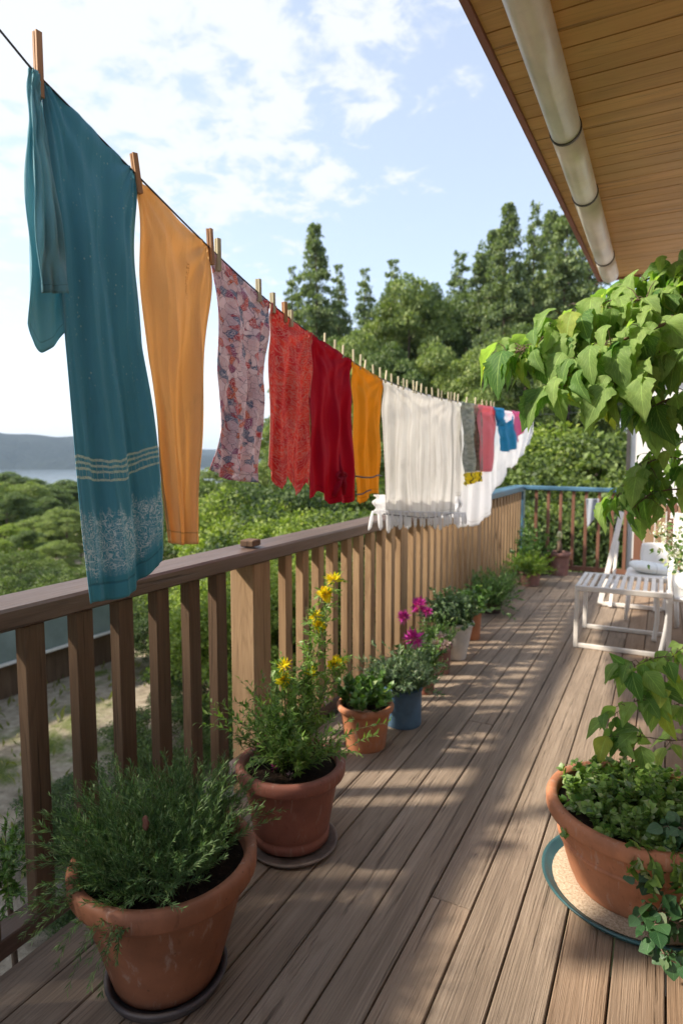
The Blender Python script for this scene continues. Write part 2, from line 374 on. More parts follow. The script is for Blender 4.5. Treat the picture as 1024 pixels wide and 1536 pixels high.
M['greyherb'] = leafm('grey_herb_leaf', (.07,.13,.06), (.21,.31,.16), (.45,.52,.36), .3, .5, False, .4, .82)
M['limefern'] = leafm('lime_fern_leaf', (.10,.19,.025), (.24,.35,.05), (.42,.46,.10), .4, .5)
M['yellow'] = leafm('yellow_petal', (.75,.48,.02), (.85,.72,.03), None, .45, .5)
M['magenta'] = leafm('magenta_petal', (.42,.03,.30), (.68,.06,.48), None, .4, .5, tmul=1.0)
M['palepink'] = leafm('pale_pink_petal', (.50,.33,.40), (.68,.52,.56), None, .4, .5, tmul=1.0)
M['whiteflower'] = leafm('white_petal', (.65,.67,.58), (.85,.85,.80), None, .4, .5, tmul=1.0)
M['stem'] = plain('green_stem', (.09,.13,.04), .6, .3, 30); M['bark'] = plain('bark', (.10,.075,.055), .9, .35, 12, .8)
M['twig'] = plain('woody_twig', (.14,.095,.065), .85, .3, 40)
M['tree_a'] = leafm('tree_leaf_mid', (.09,.14,.045), (.27,.34,.11), (.38,.42,.16), .32, .6, tmul=1.2)
M['tree_b'] = leafm('tree_leaf_dark', (.055,.095,.034), (.16,.225,.07), None, .28, .6, tmul=1.1)
M['tree_c'] = leafm('tree_leaf_bright', (.10,.16,.028), (.25,.33,.055), (.36,.41,.08), .3, .6, tmul=1.3)
M['bush_a'] = leafm('bush_leaf', (.035,.065,.018), (.15,.215,.055), (.24,.29,.08), .28, .6, tmul=1.2)
M['bush_b'] = leafm('bush_leaf_dark', (.025,.05,.02), (.10,.155,.045), None, .25, .6, tmul=1.1)
M['yherb'] = leafm('light_herb_leaf', (.08,.17,.03), (.22,.36,.08), (.44,.50,.20), .38, .45, False, .4, .86)
M['conifer'] = leafm('conifer_needles', (.065,.105,.055), (.22,.285,.125), (.31,.36,.17), .30, .6, tmul=1.1)
# fabrics --------------------------------------------------------------
def weave(m, su=260, sv=260):
    u, v = m.sepuv(); a = m.math('SINE', m.math('MULTIPLY', u, su*6.28)); b = m.math('SINE', m.math('MULTIPLY', v, sv*6.28))
    return m.math('MULTIPLY', a, b), u, v
def crump(m, su=3, sv=2, amt=1.):
    return m.math('ADD', m.noise(m.coord('UV', (su, sv, 1)), 3, 6, .62, .5), m.math('MULTIPLY', m.noise(m.coord('UV', (su*5, sv*1.5, 1)), 3, 4, .6, .3), .5))
def fabric(name, col, trans=.4, rough=.85, colfn=None, sheen=.2, bump=.35, tmul=1.):
    m = NM(name); w_, u, v = weave(m, 130, 260); n = crump(m)
    cc = m.mix(m.mr(n, .3, .75), tuple(x*.86 for x in col), tuple(min(1, x*1.08) for x in col))
    if colfn: cc = colfn(m, cc, u, v)
    hem = m.mr(m.math('ABSOLUTE', m.math('SUBTRACT', v, .962)), .0035, .0015)
    he2 = m.mr(m.math('ABSOLUTE', m.math('SUBTRACT', m.math('ABSOLUTE', m.math('SUBTRACT', u, .5)), .47)), .006, .003)
    hem = m.math('MAXIMUM', hem, he2); cc = m.mix(m.math('MULTIPLY', hem, .45), cc, tuple(x*.45 for x in col))
    nr = m.bump(m.math('MULTIPLY_ADD', hem, -.25, m.math('MULTIPLY_ADD', w_, .06, n)), bump, .02)
    return m.finish(cc, rough, nr, .2, trans=trans, tcol=m.mix(1., cc, (tmul,)*3, 'MULTIPLY') if tmul != 1 else cc, sheen=sheen)
def teal_fn(m, cc, u, v):
    fuzz = m.noise(m.coord('UV', (60, 190, 1)), 2, 5, .7); cc = m.mix(m.mr(fuzz, .5, .75, 0, .35), cc, (.16,.38,.45))
    # four pale stitched lines
    wob = m.math('MULTIPLY_ADD', m.noise(m.coord('UV', (6, 6, 1)), 2, 3), .012, v)
    ln = None
    for c0 in (.700, .712, .724, .742):
        q = m.mr(m.math('ABSOLUTE', m.math('SUBTRACT', wob, c0)), .0036, .0018); ln = q if ln is None else m.math('MAXIMUM', ln, q)
    band = m.math('MULTIPLY', m.mr(wob, .697, .699), m.mr(wob, .745, .743))
    tick = m.mr(m.math('SINE', m.math('MULTIPLY', u, 190)), .85, .98)
    st = m.mr(m.noise(m.coord('UV', (120, 120, 1)), 2, 3, .6), .35, .5)
    cc = m.mix(m.math('MULTIPLY', m.math('MAXIMUM', ln, m.math('MULTIPLY', band, m.math('MULTIPLY', tick, .6))), m.math('MULTIPLY', st, .85)), cc, (.72,.74,.62))
    # scribbled embroidery zone
    e1 = m.math('MULTIPLY_ADD', m.noise(m.coord('UV', (9, 4, 1)), 2, 5, .7), .13, v)
    zone = m.math('MULTIPLY', m.mr(e1, .865, .885), m.mr(e1, 1.02, .985))
    sc1 = m.noise(m.coord('UV', (3.2, 20, 1)), 2, 2, .5, 1.2); sc1 = m.math('ABSOLUTE', m.math('SUBTRACT', m.math('FRACT', m.math('MULTIPLY', sc1, 9)), .5))
    sc2 = m.noise(m.coord('UV', (8, 9, 1), loc=(4,2,0)), 2, 2, .5, 1.6); sc2 = m.math('ABSOLUTE', m.math('SUBTRACT', m.math('FRACT', m.math('MULTIPLY', sc2, 9)), .5))
    scr = m.math('MAXIMUM', m.mr(sc1, .16, .07), m.mr(sc2, .15, .07))
    cc = m.mix(m.math('MULTIPLY', zone, m.math('MULTIPLY', scr, .9)), cc, (.72,.78,.80))
    # scattered pale flecks
    fl = m.voro(m.coord('UV', (26, 62, 1)), 1.0); pick = m.noise(m.coord('UV', (3, 3, 1)), 2, 2)
    cc = m.mix(m.math('MULTIPLY', m.math('MULTIPLY', m.mr(fl, .17, .09), m.mr(pick, .38, .55)), m.mr(v, .62, .5, 0, .6)), cc, (.60,.74,.66))
    # ribbed hem
    rib = m.mr(v, .945, .95); cc = m.mix(m.math('MULTIPLY', rib, .5), cc, (.07,.33,.42))
    return cc
M['teal'] = fabric('teal_towel', (.12,.36,.46), .30, .95, teal_fn, .2)
M['teal_plain'] = fabric('teal_towel_back', (.22,.50,.58), .32, .95, lambda m, c, u, v: m.mix(m.mr(m.noise(m.coord('UV', (30, 90, 1)), 2, 5, .7), .45, .75, 0, .5), c, (.32,.58,.64)), .5)
def tan_fn(m, cc, u, v):
    n = m.noise(m.coord('UV', (30, 90, 1)), 1.6, 3, .6, 2.)
    z = m.math('MULTIPLY', m.mr(m.math('ABSOLUTE', m.math('SUBTRACT', u, .66)), .032, .02), m.math('MULTIPLY', m.mr(v, .10, .11), m.mr(v, .22, .20)))
    return m.mix(m.math('MULTIPLY', z, m.mr(n, .5, .58, 0, .7)), cc, (.36,.14,.03))
M['tan'] = fabric('tan_orange_cloth', (.85,.60,.31), .38, .8, tan_fn, .1, .4)
def floral_fn(m, cc, u, v):
    p = m.coord('UV', (1, 2.9, 1)); wv = m.n('ShaderNodeTexNoise'); m.put(wv.inputs['Vector'], p); wv.inputs['Scale'].default_value = 6
    ad = m.n('ShaderNodeVectorMath', operation='MULTIPLY_ADD'); m.t.links.new(wv.outputs['Color'], ad.inputs[0]); ad.inputs[1].default_value = (.16,.16,0); m.t.links.new(p, ad.inputs[2]); q = ad.outputs[0]
    vc = m.n('ShaderNodeTexVoronoi'); m.put(vc.inputs['Vector'], q); vc.inputs['Scale'].default_value = 10.5
    sr = m.n('ShaderNodeSeparateColor'); m.t.links.new(vc.outputs['Color'], sr.inputs[0])
    col = m.ramp(sr.outputs[0], [(0,(.74,.58,.64)),(.28,(.80,.62,.66)),(.40,(.60,.10,.12)),(.52,(.84,.72,.78)),(.66,(.70,.20,.10)),(.74,(.16,.23,.38)),(.86,(.80,.60,.68)),(.95,(.40,.10,.26))], 'CONSTANT')
    d = m.n('ShaderNodeTexVoronoi', feature='DISTANCE_TO_EDGE'); m.put(d.inputs['Vector'], q); d.inputs['Scale'].default_value = 10.5
    rings = m.math('ABSOLUTE', m.math('SUBTRACT', m.math('FRACT', m.math('MULTIPLY', vc.outputs['Distance'], 6)), .5))
    col = m.mix(m.mr(rings, .16, .07, 0, .8), col, (.85,.78,.82)); col = m.mix(m.mr(d.outputs[0], .035, .012, 0, .8), col, (.22,.16,.26))
    s2 = m.math('ABSOLUTE', m.math('SUBTRACT', m.math('FRACT', m.math('MULTIPLY', m.noise(q, 14, 2, .5, 1.), 7)), .5))
    return m.mix(m.mr(s2, .14, .05, 0, .8), col, (.85,.78,.84))
M['floral'] = fabric('floral_fabric', (.6,.45,.5), .3, .7, floral_fn, .1, .3)
def redpat_fn(m, cc, u, v):
    p = m.coord('UV', (1, 3.6, 1)); n1 = m.noise(p, 4.5, 2, .5, 1.2)
    s1 = m.math('ABSOLUTE', m.math('SUBTRACT', m.math('FRACT', m.math('MULTIPLY', n1, 7)), .5))
    vd_ = m.voro(p, 5.5); ring = m.math('ABSOLUTE', m.math('SUBTRACT', m.math('FRACT', m.math('MULTIPLY', vd_, 4.5)), .5))
    k = m.math('MAXIMUM', m.mr(s1, .17, .08), m.mr(ring, .15, .07, 0, .9))
    base = m.mix(m.mr(m.noise(p, 4, 3), .4, .6), (.66,.06,.08), (.78,.13,.10))
    cc = m.mix(m.math('MULTIPLY', k, .72), base, (.72,.42,.38))
    return m.mix(m.mr(m.math('ABSOLUTE', m.math('SUBTRACT', u, .5)), .475, .492, 0, .7), cc, (.74,.50,.42))
M['redpat'] = fabric('red_patterned_fabric', (.5,.05,.05), .4, .7, redpat_fn, .1, .3)
M['crimson'] = fabric('crimson_cloth', (.48,.005,.042), .42, .7, None, .05, .45)
M['mustard'] = fabric('mustard_cloth', (.80,.45,.045), .42, .8, None, .05, .4)
def cream_fn(m, cc, u, v):
    s_ = m.noise(m.coord('UV', (40, 1.2, 1)), 1, 4, .6); return m.mix(m.mr(s_, .4, .7, 0, .35), cc, (.47,.43,.37))
M['cream'] = fabric('cream_linen', (.90,.89,.87), .52, .85, cream_fn, .1, .25)
M['white_cloth'] = fabric('white_cotton', (.90,.90,.91), .55, .85, None, .1, .3)
def stripe_fn(m, cc, u, v):
    n = m.noise(m.coord('UV', (2, 9, 1)), 1.5, 5, .7, .6); f_ = m.noise(m.coord('UV', (40, 60, 1)), 1, 3, .7)
    cc = m.ramp(n, [(.3,(.14,.17,.20)),(.45,(.42,.47,.38)),(.55,(.66,.68,.60)),(.68,(.27,.35,.38)),(.8,(.68,.70,.62))])
    return m.mix(m.mr(f_, .4, .65, 0, .4), cc, (.46,.47,.42))
M['stripe'] = fabric('grey_striped_weave', (.3,.32,.28), .35, .9, stripe_fn)
M['yellow_band'] = fabric('yellow_barred_cloth', (.90,.78,.04), .5, .8, lambda m, c, u, v: m.mix(m.mr(m.math('ABSOLUTE', m.math('SUBTRACT', m.math('FRACT', m.math('MULTIPLY', u, 6)), .5)), .10, .06), c, (.03,.03,.03)))
M['pink'] = fabric('salmon_pink_cloth', (.88,.30,.34), .35, .8)
M['hotpink'] = fabric('bright_pink_cloth', (.80,.20,.42), .4, .8)
M['cyan'] = fabric('bright_blue_cloth', (.03,.38,.62), .4, .8)
M['greycloth'] = fabric('blue_grey_cloth', (.42,.46,.52), .35, .8)
M['cushion'] = fabric('white_cushion', (.78,.80,.78), 0., .9)
# ---------------------------------------------------------------- ground, lake, hills
def terr(x, y):
    s_ = -.83*x + .56*y; t_ = .56*x + .83*y
    z = -2.35 - .085*np.maximum(0, s_-7)*(1-np.exp(-np.maximum(0, s_-7)/14)) + .012*np.clip(t_-10, 0, 200)
    z = np.maximum(z, -27 + .0*s_) + .22*np.sin(x*.23+1)*np.cos(y*.19) * np.clip((np.hypot(x, y)-5)/20, 0, 1)
    return z
m = NM('dry_grassy_ground'); c = m.coord('Object'); n = m.noise(c, .55, 7, .62, .4); n2 = m.noise(c, 4.5, 6, .65); n3 = m.noise(c, 40, 4, .7)
col = m.ramp(n2, [(.3,(.20,.165,.12)),(.5,(.40,.335,.25)),(.72,(.55,.48,.37))])
col = m.mix(m.mr(n, .50, .62), col, m.ramp(n3, [(.3,(.05,.08,.02)),(.6,(.16,.20,.045)),(.8,(.32,.32,.12))]))
M['ground'] = m.finish(col, .95, m.bump(m.math('MULTIPLY_ADD', n2, 1.5, n3), .8, .05), .1)
rr = np.concatenate([np.linspace(0, 30, 61), np.geomspace(32, 9000, 60)]); aa = np.linspace(0, 2*np.pi, 145)[:-1]
V = []; 
for r_ in rr:
    x = r_*np.cos(aa); y = r_*np.sin(aa); z = terr(x, y)
    V += list(zip(x, y, z))
n_ = len(aa); F = [(i*n_+j, (i+1)*n_+j, (i+1)*n_+(j+1)%n_, i*n_+(j+1)%n_) for i in range(len(rr)-1) for j in range(n_)]
tag(mk('ground', V, F, M['ground'], None, True), kind='structure')
m = NM('lake_water'); c = m.coord('Object'); n = m.noise(m.coord('Object', (.05,.05,.05)), 3, 5, .6)
M['water'] = m.finish((.10,.13,.15), .16, m.bump(n, .3, .4), .6)
dL = np.array([-.83, .56]); tL = np.array([.56, .83])
def LT(s_, t_, z): p = dL*s_ + tL*t_; return (p[0], p[1], z)
b = MB(); b.add([LT(620,-2500,-25.2), LT(6000,-4500,-25.2), LT(6000,4500,-25.2), LT(620,700,-25.2)], [(0,1,2,3)])
tag(b.build('lake', M['water']), kind='structure')
m = NM('wooded_hill'); c = m.coord('Object'); n = m.noise(c, .012, 8, .7)
M['hill'] = m.finish(m.ramp(n, [(.3,(.015,.024,.022)),(.7,(.045,.058,.045))]), .95, m.bump(m.noise(c, .05, 6, .7), 1, 12), .1)
def hill(s0, t0, L, W, H, seed, yaw_=0):
    V = []; q = np.random.default_rng(seed); ph = q.random(6)*6; nx, ny = 90, 24
    for i in range(nx+1):
        u = -1+2*i/nx
        for j in range(ny+1):
            v = -1+2*j/ny
            prof = (1-u*u)**.6*max(0, 1-v*v)**1.1 if abs(u) < 1 else 0
            h_ = H*prof*(1+.12*math.sin(5*u+ph[0])+.07*math.sin(13*u+ph[1]+2*v)+.03*math.sin(37*u+ph[2]+5*v)) - 3
            p = dL*(s0+v*W) + tL*(t0+u*L); V.append((p[0], p[1], -25.5+h_))
    F = [(i*(ny+1)+j, (i+1)*(ny+1)+j, (i+1)*(ny+1)+j+1, i*(ny+1)+j+1) for i in range(nx) for j in range(ny)]
    tag(mk('hill', V, F, M['hill'], None, True), kind='structure')
hill(2100, -150, 900, 420, 100, 3); hill(2900, 900, 1500, 400, 88, 5)
# ---------------------------------------------------------------- deck
DX0, DX1, DY0, DY1, PIT = -1.655, 2.35, -3.0, 8.66, .1435
b = MB(); q = random.Random(5); x = DX0; i = 0
ends = {7: [1.93], 2: [4.1], 4: [-.6, 6.3], 5: [3.4], 9: [5.6], 11: [2.6], 13: [4.9], 0: [5.2], 12: [7.2], 15: [1.1]}
while x < DX1:
    ys = [DY0] + ends.get(i, [q.uniform(0, 8)] if i % 3 == 1 and i > 15 else []) + [DY1]
    for a_, b_ in zip(ys[:-1], ys[1:]):
        dz = q.uniform(-.0012, .0012)
        b.box((x, a_+.0015, -.034+dz), (x+PIT-.0055, b_-.0015, dz), bev=.003)
    x += PIT; i += 1
deck = tag(b.build('deck', M['deck']), kind='structure')
b = MB()
for y in np.arange(DY0+.05, DY1, .6): b.box((DX0+.05, y, -.20), (DX1, y+.045, -.037))
b.box((DX0+.0, DY0, -.62), (DX0+.04, DY1, -.036)); b.box((DX0, DY1-.04, -.24), (DX1, DY1, -.038))  # outer rim board deepened to keep sunlight out from under the boards
tag(b.build('deck_joists', M['dark_up']), kind='structure')
# ---------------------------------------------------------------- left railing
def rtop(y): return 1.070 + .0085*(y-1)
rail = thing('deck_railing', 'long weathered brown timber railing with square balusters along the left side of the deck', 'railing', (-1.72, 3, 0))
def sub(o, par):
    o.parent = par; o.matrix_parent_inverse = par.matrix_basis.inverted() if False else Matrix.Identity(4)
    o.location = -Vector(par.location); return o
posts = [-.95, 2.33, 4.15, 6.25]
def toprail(y0, y1, mat):
    b = MB(); n = 12; V = []; F = []
    prof = [(-1.805,.0),(-1.805,-.055),(-1.80,-.066),(-1.665,-.070),(-1.652,-.062),(-1.650,-.010),(-1.658,-.001),(-1.795,.008)]
    k = len(prof)
    for i in range(n+1):
        y = y0+(y1-y0)*i/n
        for (px, pz) in prof: V.append((px, y, rtop(y)+pz))
    for i in range(n):
        for j in range(k): F.append((i*k+j, i*k+(j+1)%k, (i+1)*k+(j+1)%k, (i+1)*k+j))
    F.append(tuple(range(k))); F.append(tuple(range(n*k, n*k+k))[::-1])
    return b.add(V, F).build('top_rail', mat)
sub(toprail(-3, 4.06, M['rail']), rail); sub(toprail(4.063, 6.30, M['rail']), rail)
o = sub(toprail(6.303, 8.53, M['blue_paint']), rail); o['label'] = 'blue painted far stretch of top rail'
for y in posts:
    b = MB().box((-1.80, y, -.5), (-1.662, y+.14, rtop(y)-.067), bev=.006)
    sub(b.build('post', M['upright']), rail)
b = MB().box((-1.75, -3, .025), (-1.668, 8.5, .088), bev=.004); sub(b.build('bottom_rail', M['rail']), rail)
q = random.Random(3)
ys = list(np.arange(2.063-.18*22, 2.10, .18)) + list(np.arange(2.60, 4.0, .172)) + list(np.arange(4.40, 6.15, .163)) + list(np.arange(6.50, 8.4, .155))
for y in ys:
    if any(abs(y-p) < .1 for p in posts): continue
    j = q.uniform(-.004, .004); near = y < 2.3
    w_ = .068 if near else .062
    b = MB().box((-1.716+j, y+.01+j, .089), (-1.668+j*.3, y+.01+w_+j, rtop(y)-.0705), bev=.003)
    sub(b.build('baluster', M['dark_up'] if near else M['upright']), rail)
# end railing across the far end
er = thing('end_railing', 'blue-topped railing with thin reddish spindles across the far end of the deck', 'railing', (-1.0, 8.6, 0))
b = MB().beam((-1.80, 8.6, 1.115), (-.36, 8.6, 1.095), .11, .055, bev=.01); sub(b.build('top_rail', M['blue_paint']), er)
b = MB().box((-1.80, 8.535, -.5), (-1.66, 8.66, 1.085), bev=.004); o = sub(b.build('post', M['blue_paint']), er)
b = MB().box((-1.65, 8.58, .03), (-.36, 8.62, .09)); sub(b.build('bottom_rail', M['red_up']), er)
for k in range(8):
    x = -1.52 + .157*k
    b = MB().box((x, 8.58, .091), (x+.038, 8.618, 1.075), bev=.003); sub(b.build('spindle', M['red_up']), er)
pf = thing('plank_panel', 'upright brown plank panel closing the far right end of the deck behind the chairs', 'fence panel', (.2, 8.6, 0))
q = random.Random(9)
for k in range(22):
    x = -.30 + .12*k; b = MB().box((x, 8.585+q.uniform(-.004,.004), .02), (x+.108, 8.607, 1.02+q.uniform(-.01,.01)), bev=.002)
    sub(b.build('plank', M['upright'] if k % 3 else M['red_up']), pf)
b = MB().box((-.33, 8.61, .85), (2.35, 8.65, .93)); b.box((-.33, 8.61, .15), (2.35, 8.65, .23)); sub(b.build('batten', M['dark_up']), pf)
# offcut block on the post top
b = MB().box((-1.745, 2.335, rtop(2.35)+.009), (-1.675, 2.415, rtop(2.35)+.040), rot=.15, c=(-1.71,2.37,1.1), bev=.005)
tag(b.build('wood_block', M['dark_up']), 'small weathered wood offcut lying on the railing above the nearest post', 'wood block')
# ---------------------------------------------------------------- house: soffit, gutter, wall
hs = thing('house', 'house with tan boarded eaves and a pale rain gutter above the right of the deck', 'house', (2.4, 0, 0))
def ex(y): return -.52 + (y-1.77)*.0265
soffit = MB(); y = -3.0; q = random.Random(2); k = 0
SZ = 2.75
while y < 4.78:
    w_ = .088; y1 = min(y+w_, 4.80); g = .007 if k % 2 else .003
    a0, a1 = ex(y), ex(y1-g); z0 = SZ + q.uniform(-.0007, .0007)
    soffit.add([(a0,y,z0),(2.35,y,z0),(2.35,y1-g,z0),(a1,y1-g,z0),(a0,y,z0+.015),(2.35,y,z0+.015),(2.35,y1-g,z0+.015),(a1,y1-g,z0+.015)],
               [(0,3,2,1),(4,5,6,7),(0,1,5,4),(1,2,6,5),(2,3,7,6),(3,0,4,7)]); y = y1; k += 1
M['soffit'] = wood('soffit_boards', ((.52,.28,.09),(.78,.47,.17),(.85,.57,.24)), 0, .45, bumps=.1, knots=False)
sub(soffit.build('soffit', M['soffit']), hs)
b = MB(); e0, e1 = ex(-3), ex(4.8)
b.add([(e0-.022,-3,SZ-.012),(e0-.001,-3,SZ-.012),(e1-.001,4.8,SZ-.012),(e1-.022,4.8,SZ-.012),(e0-.022,-3,SZ+.15),(e0-.001,-3,SZ+.15),(e1-.001,4.8,SZ+.15),(e1-.022,4.8,SZ+.15)],[(0,3,2,1),(4,5,6,7),(0,1,5,4),(1,2,6,5),(2,3,7,6),(3,0,4,7)])
b.box((e1-.02,4.802,SZ-.012),(2.4,4.824,SZ+.15)); M['fascia'] = plain('red_brown_fascia', (.30,.13,.10), .5, .15)
sub(b.build('fascia', M['fascia']), hs)
b = MB(); b.add([(-.60,-3,SZ+.155),(-.52,4.9,SZ+.155),(2.6,4.9,SZ+1.1),(2.6,-3,SZ+1.1),(-.60,-3,SZ+.18),(-.52,4.9,SZ+.18),(2.6,4.9,SZ+1.13),(2.6,-3,SZ+1.13)],[(0,3,2,1),(4,5,6,7),(0,1,5,4),(1,2,6,5),(2,3,7,6),(3,0,4,7)])
sub(b.build('roof', M['roof_metal']), hs)
b = MB().box((2.36, -3, -2.4), (2.6, 4.8, SZ-.002)); b.box((2.36,-3.0,SZ+.02),(2.6,4.8,SZ+1.0)); sub(b.build('wall', plain('brown_siding', (.24,.15,.10), .8)), hs)
wdw = sub(MB().box((2.33, 1.2, .9), (2.359, 2.6, 2.1), bev=.004).build('window', M['glass']), hs)
b = MB().box((2.315,1.14,.84),(2.358,1.2,2.16)).box((2.315,2.6,.84),(2.358,2.66,2.16)).box((2.315,1.2,2.1),(2.358,2.6,2.16)).box((2.315,1.2,.84),(2.358,2.6,.9)).box((2.318,1.88,.9),(2.358,1.92,2.1))
o = b.build('frame', M['white_paint']); o.parent = wdw
# gutter pipe
GZ = 2.665; g0 = (onz(752,0,GZ)+onz(825,0,GZ))/2; g1 = (onz(903,412,GZ)+onz(925,412,GZ))/2
dd = (g1-g0)/np.linalg.norm(g1-g0); gs = g0 - dd*4.3; gr = .052
def gp(y): t = (y-g0[1])/dd[1]; return g0 + dd*t
joints = [-1.2, .6] + [onz(843,195,GZ)[1], onz(878,290,GZ)[1], onz(905,385,GZ)[1]]
ysg = [gs[1]] + joints + [g1[1]]
b = MB()
for a_, b_ in zip(ysg[:-1], ysg[1:]):
    P0, P1 = gp(a_), gp(b_); b.tube([P0, P0+(P1-P0)*.33, P0+(P1-P0)*.66, P1], [gr*1.02, gr, gr, gr*.985], 32)
gut = sub(b.build('gutter', M['steel'], smooth=True), hs)
for y in joints[1:]:
    c0 = gp(y); b = MB().tube([c0-dd*.006, c0+dd*.006], gr*1.06, 32)
    b.beam(c0+np.array([0,0,gr]), c0+np.array([0,0,SZ-GZ-.002]), .02, .004, up=(0,1,0), bev=0)
    o = b.build('strap', M['dark_trim'], smooth=False); o.parent = gut
# white building beyond the deck end
wb = thing('white_building', 'white rendered wall of the building beyond the far end of the deck', 'building', (1, 10.5, -2.4))
b = MB().box((-.42, 9.7, -2.4), (4.5, 13, 2.75)); sub(b.build('wall', M['white_wall']), wb)
b = MB().box((-.475, 9.66, -2.4), (-.425, 9.74, 2.75)); sub(b.build('corner_trim', M['dark_trim']), wb)
b = MB().box((-.6, 9.5, 2.76), (4.7, 13.2, 2.9)); sub(b.build('roof', M['roof_metal']), wb)
# grey-green shed beside the yard
X_ = -5.0*3.7/((1.5-onx(0,1030,-5.)[2])); pz = onx(0,997,X_)[2]; yE = onx(192,935,X_)[1]
sh = thing('metal_fence', 'low grey-green sheet metal fence with pale bottom rail, seen through the near balusters', 'fence', (-9.5, 6, -2.4))
b = MB().box((X_-.15, 2.9, pz), (X_, yE, -1.0), bev=.01)
sub(b.build('panel', M['green_metal']), sh)
sub(MB().box((X_-.17, 2.9, pz-.05), (X_+.03, yE+.02, pz-.002), bev=.005).build('bottom_rail', M['white_paint']), sh)
sub(MB().box((X_-.16, 2.95, -3.4), (X_-.12, yE-.1, pz-.052)).build('plinth', M['dark_up']), sh)
sub(MB().box((X_-.18, 2.88, -.998), (X_+.04, yE+.03, -.96), bev=.005).build('cap', M['green_metal']), sh)
# ---------------------------------------------------------------- laundry
LX = -1.35
line_px = [(0,45),(45,100),(205,262),(318,375),(400,450),(465,500),(525,540),(572,568),(640,592),(690,603),(740,612),(790,620)]
LP = [onx(x, y, LX) for x, y in line_px]
pre = [(LX, -1.6, 2.80), (LX, -.2, 2.62)]
tail = [(-1.22, 7.8, 2.03), (-.9, 8.7, 2.12), (-.46, 9.65, 2.3)]
def catmull(P, n=8):
    P = [np.array(p, float) for p in P]; o = []
    for i in range(len(P)-1):
        a, b_, c_, d = P[max(i-1,0)], P[i], P[i+1], P[min(i+2,len(P)-1)]
        for k in range(n):
            t = k/n; o.append(.5*((2*b_)+(c_-a)*t+(2*a-5*b_+4*c_-d)*t*t+(3*b_-a-3*c_+d)*t**3))
    return o+[P[-1]]
pts = [np.array(p) for p in pre] + [LP[0]] + catmull([tuple(p) for p in LP[1:]] + tail, 6)
tag(MB().tube(pts, .0028, 6).build('clothesline', M['line'], smooth=True), 'thin dark clothesline sagging along the deck above the railing', 'clothesline')
_cl = np.array(pts); LYs = _cl[:,1]; LZs = _cl[:,2]
def lz(y): return float(np.interp(y, LYs, LZs))
def poly(pp, n, X):
    P = np.array([onx(x, y, X) for x, y in pp]); d = np.r_[0, np.cumsum(np.linalg.norm(np.diff(P, axis=0), axis=1))]; d /= d[-1]
    t = np.linspace(0, 1, n); return np.stack([np.interp(t, d, P[:, k]) for k in range(3)], 1)
def smooth1(A, k=2):
    for _ in range(k): A[1:-1] = (A[:-2]+2*A[1:-1]+A[2:])/4
    return A
def cloth(name, top, bot, left, right, mat, folds, X=LX, online=True, nu=50, nv=64, topamp=.15, parent=None, seed=0, xoff=None, hem=0., sharp=.5, drape=None, smoothk=3, thick=.0016):
    q = np.random.default_rng(seed)
    T, B, L_, R2 = poly(top, nu, X), poly(bot, nu, X), poly(left, nv, X), poly(right, nv, X)
    for A in (B, L_, R2): smooth1(A, smoothk)
    if online:
        for A in (T,):
            A[:, 2] = np.interp(T[:, 1], LYs, LZs)+.002; L_[0] = T[0]; R2[0] = T[-1]
    u = np.linspace(0, 1, nu)[None, :, None]; v = np.linspace(0, 1, nv)[:, None, None]
    P = (1-v)*T[None] + v*B[None] + (1-u)*L_[:, None] + u*R2[:, None] - ((1-u)*(1-v)*T[0]+u*(1-v)*T[-1]+(1-u)*v*B[0]+u*v*B[-1])
    U, W = np.meshgrid(np.linspace(0, 1, nu), np.linspace(0, 1, nv))
    dx = np.zeros_like(U)
    for (fr, am, ph, tw) in folds:
        a = 2*np.pi*(fr*U + tw*W) + ph + .5*np.sin(3*W+ph)
        s_ = np.sin(a); g = (1-sharp)*s_ + sharp*(1-2*np.abs(np.sin(a/2))**.8)
        dx += am*g*(topamp+(1-topamp)*W**.6)
    for k in range(3):
        fa, fb, p1, p2 = q.uniform(.5, 3), q.uniform(.5, 2), q.uniform(0, 6), q.uniform(0, 6)
        dx += .006*np.sin(2*np.pi*fa*U+p1)*np.sin(2*np.pi*fb*W+p2)*np.minimum(1, W*4)
    # tension creases fanning from both pegs
    for cu in (0.03, .97):
        an = np.arctan2(np.abs(U-cu)*.6, W+.02); dx += .004*np.sin(an*16+seed)*np.exp(-W*3.2)
    if xoff: dx += xoff(U, W)
    P[..., 0] += dx
    P[..., 2] += hem*np.sin(2*np.pi*folds[0][0]*U*1.0+folds[0][2])*W**6
    V = P.reshape(-1, 3); UV = np.stack([U, W], 2).reshape(-1, 2)
    i, j = np.meshgrid(np.arange(nv-1), np.arange(nu-1), indexing='ij'); a = (i*nu+j).ravel()
    F = np.stack([a, a+1, a+nu+1, a+nu], 1)
    o = mk(name, V, F, mat, parent, True, UV)
    sd = o.modifiers.new('thickness', 'SOLIDIFY'); sd.thickness = thick; sd.offset = 0
    return o
def grp(name, label, cat, y): return thing(name, label, cat, (0,0,0))
G = 'washing on the line'
t = grp('towel', 'teal towel with white embroidered band, nearest on the line at far left', 'towel', 1)
cloth('front_sheet', [(56,108),(130,192),(205,262)], [(135,907),(170,900),(200,890),(222,864),(236,846),(253,832)], [(56,108),(66,200),(80,330),(94,500),(103,600),(112,700),(122,800),(135,907)], [(205,262),(209,400),(215,520),(232,620),(243,690),(253,770),(253,832)], M['teal'],
      [(2.3,.024,.6,.05),(5.2,.009,2.,.2)], nu=90, nv=150, parent=t, seed=4, hem=.004)
